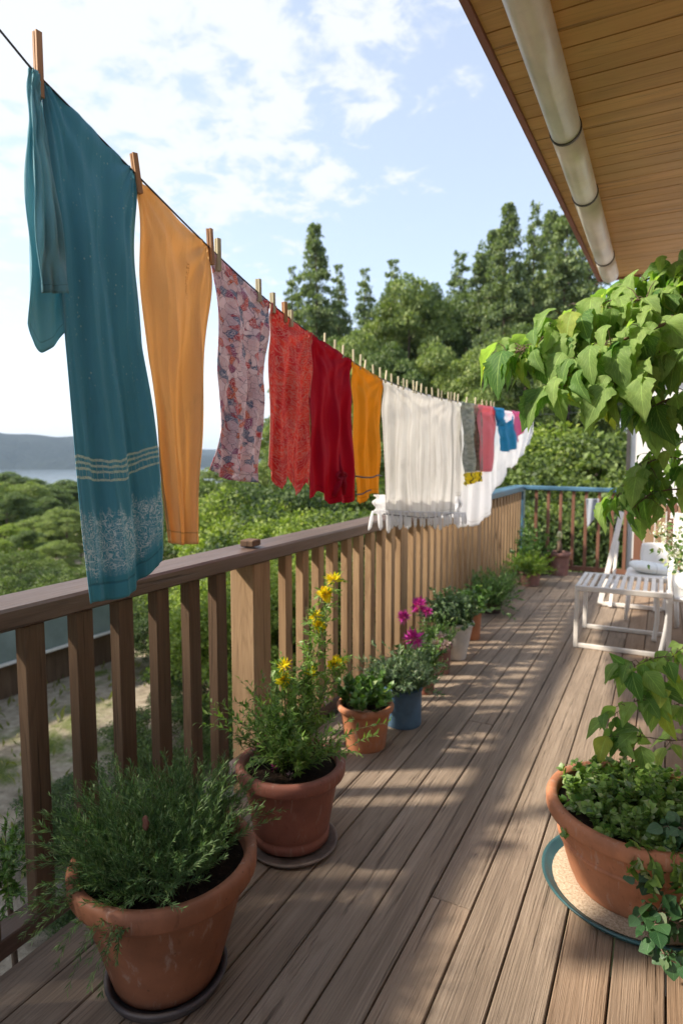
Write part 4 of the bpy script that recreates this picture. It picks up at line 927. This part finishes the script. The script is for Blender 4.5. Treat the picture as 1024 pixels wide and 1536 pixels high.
vine('leafy_vine', 'smaller broad-leaved vine sprays hanging above the white chair at the right edge', 'vine', (.55,2.75,0), arms, T_LOBE, M['vine'], 22, .100, 50, .9, .005, sidelen=.07)
arms = [[(.50,2.85,0),(.45,2.8,.4),pp(1060,1000,2.6),pp(1000,985,2.5),pp(950,1000,2.4),pp(930,1020,2.4)],[pp(1060,1010,2.6),pp(1010,1060,2.5),pp(960,1050,2.4),pp(915,1075,2.4)],
        [pp(1080,1090,2.6),pp(1020,1110,2.5),pp(960,1105,2.4),pp(912,1105,2.4)],[pp(1080,1000,2.6),pp(1030,970,2.5),pp(990,1010,2.5),pp(985,1050,2.4)]]
vine('leafy_vine', 'low light green tendrils reaching in above the mint bowl', 'vine', (.5,2.85,0), arms, T_BIG, M['vine'], 23, .085, 50, .5, .003, sidelen=.05)
arms = [[(.55,2.0,.0),pp(1090,1330,2.0),pp(1040,1290,1.95),pp(1000,1290,1.93),pp(960,1320,1.92)],[pp(1090,1330,2.0),pp(1040,1360,1.9),pp(995,1365,1.85),pp(965,1375,1.82)],[pp(1090,1420,1.85),pp(1040,1400,1.8),pp(1000,1380,1.8),pp(975,1400,1.75)],
        [pp(1080,1460,1.75),pp(1030,1440,1.72),pp(990,1430,1.7)],[pp(1090,1260,2.0),pp(1040,1240,1.95),pp(1000,1250,1.93)]]
vine('trailing_ivy', 'dark trailing ivy spilling over the right side of the mint bowl', 'ivy', (.55,2.0,0), arms, T_ROUND, M['ivy'], 24, .040, 170, .6, .003, sidelen=.045)
t = thing('white_blossom', 'sprays of tiny white blossom at the right edge above the white chair', 'flowers', (.25, 3.6, 0))
q = np.random.default_rng(3); st = MB(); P = []
for k in range(26):
    e = (CC+ray(q.uniform(985,1060), q.uniform(775,850))*q.uniform(3.3,3.6))-np.array([.25,3.6,0]); c_ = catmull([np.array([.1,0,.4]), (e+np.array([.1,0,.4]))/2+np.array([0,0,.1]), e], 5); st.tube(c_, .002, 4, False)
    for _ in range(14): P.append(e+q.normal(0,.03,3))
P = np.array(P); n = len(P); V, F, U = leaves(T_ROUND, P, unit(q.normal(0,1,(n,3))), unit(q.normal(0,1,(n,3))), q.uniform(.012,.024,n)); mk('blossom', V, F, M['whiteflower'], t, True, U)
P2 = P[::2]+q.normal(0,.03,(len(P[::2]),3)); n = len(P2); V, F, U = leaves(T_OVAL, P2, unit(q.normal(0,1,(n,3))), unit(q.normal(0,1,(n,3))), q.uniform(.02,.035,n)); mk('leaves', V, F, M['herb'], t, True, U); st.build('stems', M['stem'], t, True)
# ---------------------------------------------------------------- table and chairs
TZ = .50; tx0, tx1, ty0, ty1 = -.585, .10, 5.15, 5.82
t = thing('slatted_table', 'low white table with grey-white slatted top and open box legs', 'table', (-.24, 5.5, 0))
def part(b, name, mat, par, smooth=False): return sub(b.build(name, mat, smooth=smooth), par)
w_ = .032
b = MB()
for (x, y) in ((tx0,ty0),(tx0,ty1-w_),(tx1-w_,ty0),(tx1-w_,ty1-w_)): part(MB().box((x,y,.0),(x+w_,y+w_,TZ-.042), bev=.004), 'leg', M['white_paint'], t)
b = MB().box((tx0,ty0,TZ-.04),(tx1,ty0+w_,TZ), bev=.004).box((tx0,ty1-w_,TZ-.04),(tx1,ty1,TZ), bev=.004).box((tx0,ty0+w_+.001,TZ-.04),(tx0+w_,ty1-w_-.001,TZ), bev=.004).box((tx1-w_,ty0+w_+.001,TZ-.04),(tx1,ty1-w_-.001,TZ), bev=.004)
part(b, 'top_frame', M['white_paint'], t)
for yy_ in (ty0, ty1-w_): part(MB().box((tx0+w_+.001,yy_+.002,.002),(tx1-w_-.001,yy_+w_-.002,.036), bev=.004), 'stretcher', M['white_paint'], t)
ns = 11
for k in range(ns):
    x = tx0+w_+.012+(tx1-tx0-2*w_-.02)*k/ns; part(MB().box((x,ty0+w_+.001,TZ-.022),(x+.030,ty1-w_-.001,TZ-.004), bev=.002), 'slat', M['white_paint'], t)
# leaning folding chair behind the table
t = thing('folding_chair', 'folded white wooden deckchair with a tall slanting frame behind the table', 'chair', (-.4, 6.6, 0))
A_ = ony(899,905,6.75); B_ = ony(932,768,7.05)
for dx_ in (0, .58): part(MB().beam((A_[0]+dx_,A_[1],.0+.02),(B_[0]+dx_*.98,B_[1],B_[2]),.05,.045,up=(0,-1,0),bev=.004), 'side_rail', M['white_paint'], t)
part(MB().beam((A_[0]+.02,A_[1],.03),(A_[0]+.565,A_[1],.03),.034,.034), 'stretcher', M['white_paint'], t)
for dx_ in (.10,.50): part(MB().beam((A_[0]+dx_,A_[1]-.06,.01),(A_[0]+dx_+.02,A_[1]+.42,.62),.03,.035,up=(0,-1,0)), 'leg', M['white_paint'], t)
for k in range(0):
    f_ = .52+.085*k; p = np.array([A_[0],A_[1],.02])*(1-f_)+B_*f_; part(MB().beam((p[0]+.028,p[1],p[2]),(p[0]+.545,p[1],p[2]),.012,.05,up=(0,0,1)), 'slat', M['white_paint'], t)
# white armchair
t = thing('garden_armchair', 'white garden armchair with curved legs, pale cushion on it, at the right edge', 'chair', (.16, 5.95, 0))
def cp(x, y, Y): return ony(x, y, Y)
for (xa, ya, xb, yb, Y) in ((984,893,979,972,5.6),(1003,886,990,972,5.25)):
    a_, c_ = cp(xa,ya,Y), cp(xb,yb,Y); c_[2] = .01; m_ = (a_+c_)/2+np.array([.015,0,0]); part(MB().tube(catmull([a_, m_, c_], 6), .018, 10), 'leg', M['white_plastic'], t, True)
for (x, Y) in ((.62,5.3),(.60,5.95),(.13,6.15)): part(MB().tube([(x,Y,.42),(x+.02,Y,.2),(x+.03,Y,.01)], .018, 10), 'leg', M['white_plastic'], t, True)
part(MB().box((.10,5.25,.42),(.66,6.0,.455), bev=.012), 'seat', M['white_plastic'], t)
part(MB().tube(catmull([(.09,5.25,.46),(.08,5.27,.62),(.09,5.45,.68),(.09,5.9,.69),(.10,6.1,.66)],6), .02, 10), 'armrest', M['white_plastic'], t, True)
part(MB().tube(catmull([(.66,5.25,.46),(.67,5.27,.62),(.67,5.45,.68),(.66,5.9,.69),(.64,6.1,.66)],6), .02, 10), 'armrest', M['white_plastic'], t, True)
b = MB()
for k in range(9):
    x = .12+.065*k; b.beam((x,6.0,.44),(x,6.16,.98),.045,.012,up=(0,-1,0),bev=.003)
b.beam((.07,6.165,1.0),(.70,6.165,1.0),.03,.05); part(b, 'backrest', M['white_plastic'], t)
def cushion(par_label, name, c, sx, sy, sz, rx, mat):
    V = []; F = []; n, m_ = 20, 12
    for i in range(m_+1):
        th = -math.pi/2+math.pi*i/m_
        for j in range(n):
            an = 2*math.pi*j/n; f_ = lambda a: math.copysign(abs(a)**.5, a)
            V.append((sx*f_(math.cos(th))*f_(math.cos(an)), sy*f_(math.cos(th))*f_(math.sin(an)), sz*math.sin(th)))
    for i in range(m_):
        for j in range(n): F.append((i*n+j, i*n+(j+1)%n, (i+1)*n+(j+1)%n, (i+1)*n+j))
    o = mk(name, V, F, mat, None, True, [(v[0], v[1]) for v in V]); o.location = c; o.rotation_euler = rx; return tag(o, par_label, 'cushion')
# white moulded chair between table and armchair, carrying a bright cushion
t = thing('moulded_chair', 'white moulded seat with rounded backrest standing just behind the slatted table', 'chair', (-.12, 6.6, 0))
c0 = ony(982,832,6.7)
b = MB(); 
V = []; F = []
for i in range(13):
    for j in range(13):
        u, v = -1+i/6, -1+j/6; k = (1-.12*v*v); V.append((c0[0]+.115*u*k, 6.70-.04*u*u, c0[2]+.115*v*(1-.12*u*u)))
F = [(i*13+j, (i+1)*13+j, (i+1)*13+j+1, i*13+j+1) for i in range(12) for j in range(12)]
o = mk('backrest', V, F, M['white_plastic'], None, True); sub(o, t); sd = o.modifiers.new('t', 'SOLIDIFY'); sd.thickness = .03
part(MB().box((c0[0]-.24,6.2,.40),(c0[0]+.22,6.66,.44), bev=.015), 'seat', M['white_plastic'], t)
for (x, Y) in ((-.2,6.24),(.18,6.24),(-.2,6.6),(.18,6.6)): part(MB().tube([(c0[0]+x,Y,.40),(c0[0]+x*1.1,Y,.01)], .016, 8), 'leg', M['white_plastic'], t, True)
for s_ in (-.06,.06): part(MB().tube([(c0[0]+s_,6.66,.42),(c0[0]+s_,6.72,c0[2]-.09)], .012, 8), 'back_support', M['white_plastic'], t, True)
cushion('white and pale blue cushion lying on the moulded white chair seat', 'cushion', (c0[0]-.04, 6.42, .485), .17, .17, .045, (0,.12,.2), M['cushion'])
cushion('plump white cushion on the armchair at the right edge', 'cushion', (.36, 5.6, .52), .24, .24, .065, (0,0,.1), M['cushion'])
# cloth on the end railing
o = cloth('hanging_rag', [(.0,.0),(1,0)], [(0,1),(1,1)], [(0,0),(0,1)], [(1,0),(1,1)], M['greycloth'], [(2,.01,0,0)]) if False else None
P = [ony(878,748,8.54), ony(898,748,8.54), ony(895,772,8.54), ony(880,792,8.54)]
V = []; nu = nv = 16
for i in range(nv+1):
    for j in range(nu+1):
        u, v = j/nu, i/nv; p = (1-v)*((1-u)*P[0]+u*P[1])+v*((1-u)*P[3]+u*P[2]); V.append((p[0], p[1]+.015*math.sin(u*9+v*2), p[2]))
F = [(i*(nu+1)+j, i*(nu+1)+j+1, (i+1)*(nu+1)+j+1, (i+1)*(nu+1)+j) for i in range(nv) for j in range(nu)]
o = mk('hanging_rag', V, F, M['greycloth'], None, True, [(v[0], v[2]) for v in V]); o.modifiers.new('t','SOLIDIFY').thickness = .002
tag(o, 'blue-grey rag hanging from the blue end rail between spindles', 'rag')
# ---------------------------------------------------------------- trees
def limb_tubes(b, H, q, r0=.16, n=10, spread=.5, base=.35, up=.5):
    pts = [(0,0,-.6)]; x = y = 0
    for k in range(1, 9): x += q.normal(0,.02)*H*.2; y += q.normal(0,.02)*H*.2; pts.append((x, y, H*k/8*.92))
    b.tube(pts, [r0*(1-.9*k/8)+.01 for k in range(9)], 8)
    for k in range(n):
        t = base+(1-base)*.9*k/n; i = min(7, int(t*8)); p = np.array(pts[i])*(1-(t*8-i))+np.array(pts[i+1])*(t*8-i) if i < 8 else np.array(pts[8])
        a = q.uniform(0, 6.28); L_ = spread*(1-t*.6)*q.uniform(.7,1.1); e = p+np.array([math.cos(a)*L_, math.sin(a)*L_, up*L_])
        b.tube([p, (p+e)/2+np.array([0,0,.08*L_]), e], [r0*.32*(1-t*.6), r0*.2*(1-t*.6), .01], 5)
def conifer(seed, H, R, n, size, sparse=.0, mat='conifer', droop=.25, base=.12):
    q = np.random.default_rng(seed); t = thing('conifer', '', 'tree'); b = MB(); limb_tubes(b, H, q, H*.014, 14, R*.7, .1, .0); b.build('trunk', M['bark'], t)
    nb = 210; h = base+(1-base)*q.uniform(0, 1, nb)**.85; h = np.sort(h); az = q.uniform(0, 6.283, nb); Rb = R*((1-h)**.82)*q.uniform(.40, 1.12, nb)*(1-.25*(h < base+.1))+.03*R
    i = q.choice(nb, n, p=(Rb/Rb.sum())); s_ = q.uniform(0.05, 1, n)**.7
    r_ = Rb[i]*s_; sp = .015*R+.085*Rb[i]*(1.1-s_*.6)
    P = np.stack([np.cos(az[i])*r_, np.sin(az[i])*r_, h[i]*H+.10*r_-droop*r_*s_], 1)+q.normal(0,1,(n,3))*sp[:,None]*np.array([.9,.9,.40])
    out = unit(P*np.array([1,1,0])+1e-6); D = unit(out+q.normal(0,.6,(n,3))+np.array([0,0,-.1])); N = unit(np.array([0,0,1.])+q.normal(0,.6,(n,3)))
    V, F, U = leaves(T_QUAD, P, D, N, size*q.uniform(.6,1.4,n)); mk('crown', V, F, M[mat], t, False, U); return t
def roundtree(seed, H, R, n, size, mat, base=.25, ncl=85, flat=1., name='leafy_tree', cat='tree', trunk=True):
    q = np.random.default_rng(seed); t = thing(name, '', cat); b = MB(); limb_tubes(b, H*.9, q, H*.016, 12, R*.8, .2, .6); b.build('trunk', M['bark'], t)
    d = unit(q.normal(0,1,(ncl,3))); k = q.uniform(.35,1,ncl)**.5; zc_ = H*(base+(1-base)/2); hz_ = H*(1-base)/2
    C_ = d*k[:,None]*np.array([R*.82,R*.82,hz_*.86]); C_[:,2] += zc_; taper = 1-.35*np.clip((C_[:,2]/H-.5),0,1); C_[:,0] *= taper; C_[:,1] *= taper
    rc = R*q.uniform(.08,.30,ncl); i = q.choice(ncl, n, p=(rc**2/np.sum(rc**2)))
    dd_ = unit(q.normal(0,1,(n,3))); dd_[:,2] = np.abs(dd_[:,2])*.9-.25; rad = q.uniform(.25,1.12,n)**.5
    P = C_[i]+dd_*(rc[i]*rad)[:,None]*np.array([1,1,.8*flat])
    D = unit(dd_+q.normal(0,.7,(n,3))); N = unit(dd_+np.array([0,0,.6])+q.normal(0,.5,(n,3)))
    V, F, U = leaves(T_QUAD, P, D, N, size*q.uniform(.6,1.4,n)); mk('crown', V, F, M[mat], t, False, U); return t
protoC = [conifer(31, 10, 3.5, 34000, .12), conifer(32, 10, 2.9, 26000, .12), conifer(33, 10, 3.2, 24000, .13, base=.22)]
protoR = [roundtree(41, 8, 2.6, 36000, .105, 'tree_a', .15), roundtree(42, 8, 2.4, 36000, .105, 'tree_b', .12), roundtree(43, 8, 2.8, 34000, .105, 'tree_c', .12, 80)]
protoB = [roundtree(51, 2.6, 1.7, 30000, .052, 'bush_a', -.05, 80, name='bush', cat='bush'), roundtree(52, 2.6, 1.8, 30000, .052, 'tree_c', -.05, 80, name='bush', cat='bush'), roundtree(53, 2.6, 1.7, 30000, .052, 'bush_b', -.05, 80, name='bush', cat='bush')]
usedp = set()
def place(proto, px, top, dist, label, group, wscale=1., cat=None):
    d = ray(px, top); dh = math.hypot(d[0], d[1]); P = CC + d*(dist/dh)
    zg = float(terr(np.array(P[0]), np.array(P[1]))); H0 = {id(p): 10 for p in protoC}; H0.update({id(p): 8 for p in protoR}); H0.update({id(p): 2.6 for p in protoB})
    h = P[2]-zg; s_ = h/H0[id(proto)]
    o = proto if id(proto) not in usedp else copy_tree(proto)
    usedp.add(id(proto)); o.location = (P[0], P[1], zg-.1); o.scale = (s_*wscale, s_*wscale, s_*1.02); o.rotation_euler = (0,0,rnd.uniform(0,6.28))
    tag(o, label, cat or o.get('category'), group); return o
C1, C2, C3 = protoC; R1, R2, R3 = protoR; B1, B2, B3 = protoB
gt = 'trees behind the washing line'
for a in [(C1,472,340,34,'tall pointed conifer standing apart behind the scrollwork scarf',.62),(C2,438,405,35,'slim conifer just left of the tall pointed one',.55),(C2,508,402,35.5,'slim conifer just right of the tall pointed one',.6),
          (C2,547,408,42,'small conifer peak between the lone pine and the rounded tree',.7),(C1,762,310,33,'tallest conifer of the right-hand stand',.60),(C2,802,312,35,'slender conifer second in the right-hand stand',.62),
          (C3,850,292,33,'open conifer with gaps, rightmost beside the roof edge',.62),(C3,722,372,38,'conifer at the left flank of the right-hand stand',.62),(C2,885,330,39,'conifer half hidden behind the roof corner',.7),
          (R1,618,384,36,'round-crowned green tree highest in the middle of the wood',.62),(R2,660,412,38,'dark tree right of the middle round crown',.55),(R1,578,428,38,'green tree left of the middle round crown',.5),(R2,700,432,41,'dark tree between middle wood and right-hand conifers',.6),
          (R1,545,470,29,'green tree above the crimson cloth',.62),(R2,500,492,30,'dark tree at the foot of the lone pine',.62),(R1,648,490,26,'broad mid green tree above the cream curtain',.72),(R2,595,500,25,'dark green tree above the mustard cloth',.66),(R1,725,480,25,'mid green tree left of the hanging vine',.72),
          (R2,790,470,27,'dark tree behind the tip of the vine',.75),(R1,860,450,26,'mid green tree behind the middle of the vine',.75),(R2,930,470,27,'dark tree behind the right of the vine',.75),(R2,455,560,27,'dark tree behind the scrollwork scarf',.7),(R1,420,600,30,'green tree seen in the gap beside the floral cloth',.7),
          (C2,690,385,44,'pointed conifer between the middle wood and the tall right-hand stand',.9),(C1,740,350,41,'dark conifer behind the tallest one of the right-hand stand',.7),(C1,826,322,40,'conifer behind the gap of the right-hand stand',.75),(C2,590,395,46,'slim conifer tip left of the rounded middle crown',.8),
          (R2,485,455,40,'dark tree behind the foot of the lone pine',.9),(R1,570,455,45,'distant green tree behind the small conifer peak',1.0),(R2,635,440,47,'distant dark tree filling the gap in the middle of the wood',1.1),(R1,760,440,44,'distant green tree under the tall right-hand conifers',1.1),(R2,830,420,45,'distant dark tree beneath the roof corner',1.1)]:
    place(a[0], a[1], a[2], a[3], a[4], gt, a[5])
gb = 'bushes beyond the railing'
for a in [(B1,560,640,17,'green bush behind the red washing'),(B3,640,630,17,'dark bush behind the cream curtain'),(B1,720,625,16,'green bush behind the grey throw'),(B2,800,640,14.5,'sunny green bush behind the blue shirt'),(B1,850,615,14,'tall green bush behind the far corner of the deck'),(B1,905,625,15,'tall green bush left of the white building'),
          (B3,820,705,12.0,'dark bush just outside the end railing corner'),(B3,880,715,12.2,'dark bush just outside the middle of the end railing'),
          (B1,480,690,15,'green bush below the scrollwork scarf'),(B3,420,700,13,'dark bush below the gap by the floral cloth'),(B2,365,735,13,'bright yellow-green bush below the floral cloth'),(B2,440,765,10.5,'bright bush just beyond the rail behind the nearest post'),(B3,520,745,11,'dark bush behind the rail right of the nearest post'),
          (B1,300,700,19,'green bush to the right of the tan cloth hem'),(B1,600,730,10.5,'green bush seen through the middle balusters'),(B3,680,725,10.8,'dark bush seen through the farther balusters'),(B1,340,850,11,'green bush seen through balusters left of the nearest post'),(B3,255,880,12,'dark bush behind the hem of the teal towel'),
          (B1,750,720,11.5,'green bush behind the railing near the frilly white sheet'),(B2,390,830,9,'leafy bush close behind the nearest post'),(B3,290,935,9.5,'dark low bush right of the grey-green shed')]:
    place(a[0], a[1], a[2], a[3], a[4], gb, 1.0)
gl = 'trees on the slope to the lake'
for a in [(R2,60,714,66,'dark tree just under the strip of lake water',1.1),(R1,-8,712,64,'dark tree at the very left edge under the lake',1.1),(R2,92,716,72,'farthest dark tree beside the towel under the lake',1.2),(R2,62,742,50,'dense dark tree in the middle of the left slope',1.1),(R2,10,735,46,'dense dark tree on the left slope near the frame edge',1.1),(R1,98,752,40,'mid green tree close beside the towel edge',1.0),(R2,34,790,30,'dark tree below the olive green one on the left slope',1.0),(R1,85,800,27,'green tree beside the towel just above the bushes',.9),
          (R2,18,703,62,'dark tree at the left edge below the lake shore',1.),(R1,32,712,56,'rounded olive tree in front of the lake',.9),(R2,78,728,60,'dark green tree beside the teal towel',1.1),(R2,105,722,70,'dark tree half behind the teal towel below the lake',1.),(R1,-40,700,50,'green tree just off the left edge',1.),
          (R1,52,765,42,'olive green tree in the middle of the left slope',.9),(R3,15,778,34,'sunlit green tree at the left edge above the rail',.9),(R1,120,775,46,'green tree behind the hem of the teal towel',1.),(R3,-30,800,26,'bright tree off the left of the frame',1.),(R2,150,735,55,'dark tree behind the towel',1.),(R1,210,715,50,'green tree behind the tan cloth',1.),(R1,330,690,45,'green tree between tan and floral cloths',.9),(R2,280,700,52,'dark tree left of the floral cloth',1.),(R1,390,680,44,'green tree right of the floral cloth',.9)]:
    place(a[0], a[1], a[2], a[3], a[4], gl, a[5]*1.55)
for a in [(B1,30,815,21,'wide green bush at left just above the near rail'),(B3,75,842,19,'dark green bush below the towel\'s left edge'),(B1,0,852,16,'leafy bush at the left edge touching the rail line'),(B2,50,850,25,'bright bush below the pale clearing'),(B1,115,838,17,'green bush behind the towel hem'),(B1,170,868,15,'green bush above the grey-green shed'),(B3,-50,830,18,'bush off the left edge'),(B1,225,850,17,'bush behind the tan cloth hem'),(B3,160,815,30,'dark bush in the slope behind the towel')]:
    place(a[0], a[1], a[2], a[3], a[4], gb, 1.15)
# unseen row of trees, added and sized to shade the railing and near deck
gr_ = 'added unseen shade trees left of the yard'
for k, (y, h, lb) in enumerate([(-9.8,13.2,'tallest green shade tree, added unseen behind the camera, left of the yard'),(-7.6,12.8,'second tall shade tree added unseen left of the yard'),(-5.7,11.6,'dark shade tree added unseen left of the yard'),(-3.2,9.25,'round shade tree in the middle of the added unseen row left of the yard'),(-1.6,9.5,'green tree of the row left of the yard'),(.3,9.6,'dark round shade tree added unseen left of the yard'),(2.2,9.5,'last shade tree of the added unseen row left of the yard')]):
    o = copy_tree((R1,R2)[k%2]); x = -10.2; zg = float(terr(np.array(x), np.array(y))); H = h-.05-zg
    o.location = (x, y, zg-.1); o.scale = (.64*H/8,)*2+(H/8,); o.rotation_euler = (0,0,k*1.3); tag(o, lb, 'tree', gr_)
# small shrubs in the yard seen through the near balusters
for (x, y, s_, lb) in [(-4.1,3.35,.30,'small dark shrub on the dirt by the near balusters'),(-5.0,4.0,.42,'dark low shrub on the bank beside the shed'),(-3.6,4.6,.28,'low green shrub on the grassy patch'),(-5.4,5.6,.5,'green shrub at the shed end'),(-4.4,6.4,.45,'green shrub on the grass near the post')]:
    o = copy_tree(B3 if s_ < .45 else B1); o.location = (x, y, -2.45); o.scale = (s_,s_,s_*.8); o.rotation_euler = (0,0,x*7); tag(o, lb, 'bush', gb)
# leafy tuft just outside the near balusters
t = thing('wild_tuft', 'bright green tuft poking between the nearest balusters at the left edge', 'plant', (-1.9, 1.25, -2.3))
pl = Plant(60); q = pl.q
MB().tube([(0,0,0),(.02,.02,1.2),(.0,-.02,2.5)], [.02,.015,.008], 6).build('trunk', M['twig'], t, True)
for k in range(46): pl.stem((0,-.02,2.35+q.uniform(0,.15)), (q.normal(.1,.5),q.normal(-.1,.6),q.uniform(.1,.9)), q.uniform(.10,.24), (0,0,-.5), .0015, 6, 38, .036, .1, .8)
pl.build(T_NARROW, M['herb'], t, 'twig')
# far woods as one mass
q = np.random.default_rng(77); n = 60000; s_ = q.uniform(75, 560, n); tt = q.uniform(-420, 300, n)
cen = 1500; cs = 115+475*q.uniform(0, 1, cen)**1.4; ct = q.uniform(-420, 320, cen); hh = q.uniform(5, 11, cen); i = q.integers(0, cen, n)
dd_ = unit(q.normal(0,1,(n,3))); dd_[:,2] = np.abs(dd_[:,2]); rr_ = q.uniform(.7,1.05,n)
S2 = cs[i]+dd_[:,0]*6*rr_; T2 = ct[i]+dd_[:,1]*6*rr_; X2 = dL[0]*S2+tL[0]*T2; Y2 = dL[1]*S2+tL[1]*T2
P = np.stack([X2, Y2, terr(X2, Y2)+hh[i]*(.05+.9*dd_[:,2]*rr_)-1.5], 1)
V, F, U = leaves(T_QUAD, P, unit(dd_+q.normal(0,.5,(n,3))), unit(dd_+q.normal(0,.5,(n,3))), q.uniform(1.0,2.3,n))
tag(mk('far_woods', V, F, M['tree_a'], None, False, U), 'distant belt of mixed woodland between the slope and the lake', 'woodland', kind='stuff')
# grass tufts on the bank
n = 4000; q = np.random.default_rng(5); x = q.uniform(-12,-2.2,n); y = q.uniform(-1,14,n); keep = (np.sin(x*1.3+.5)*np.cos(y*.9)+q.normal(0,.4,n)) > .1; x, y = x[keep], y[keep]; n = len(x)
P = np.stack([x, y, terr(x, y)-.01], 1); D = unit(np.array([0,0,1.])+q.normal(0,.45,(n,3)))
V, F, U = leaves(T_NARROW, P, D, unit(q.normal(0,1,(n,3))), q.uniform(.08,.22,n)); M['grass'] = leafm('grass_blade', (.10,.13,.03), (.24,.25,.07), (.40,.36,.16), .3, .7)
tag(mk('grass', V, F, M['grass'], None, False, U), 'patchy dry grass on the bank below the deck', 'grass', kind='stuff')
# air
HAZE = True
if HAZE:
    b = MB().box((-4200, -4200, -32), (4200, 4200, 130)); m = NM('haze_air'); v = m.n('ShaderNodeVolumePrincipled')
    v.inputs['Density'].default_value = .00014; v.inputs['Color'].default_value = (.58,.76,1.0,1); v.inputs['Anisotropy'].default_value = .2
    m.t.links.new(v.outputs[0], m.out.inputs['Volume']); tag(b.build('haze', m.m), kind='stuff')
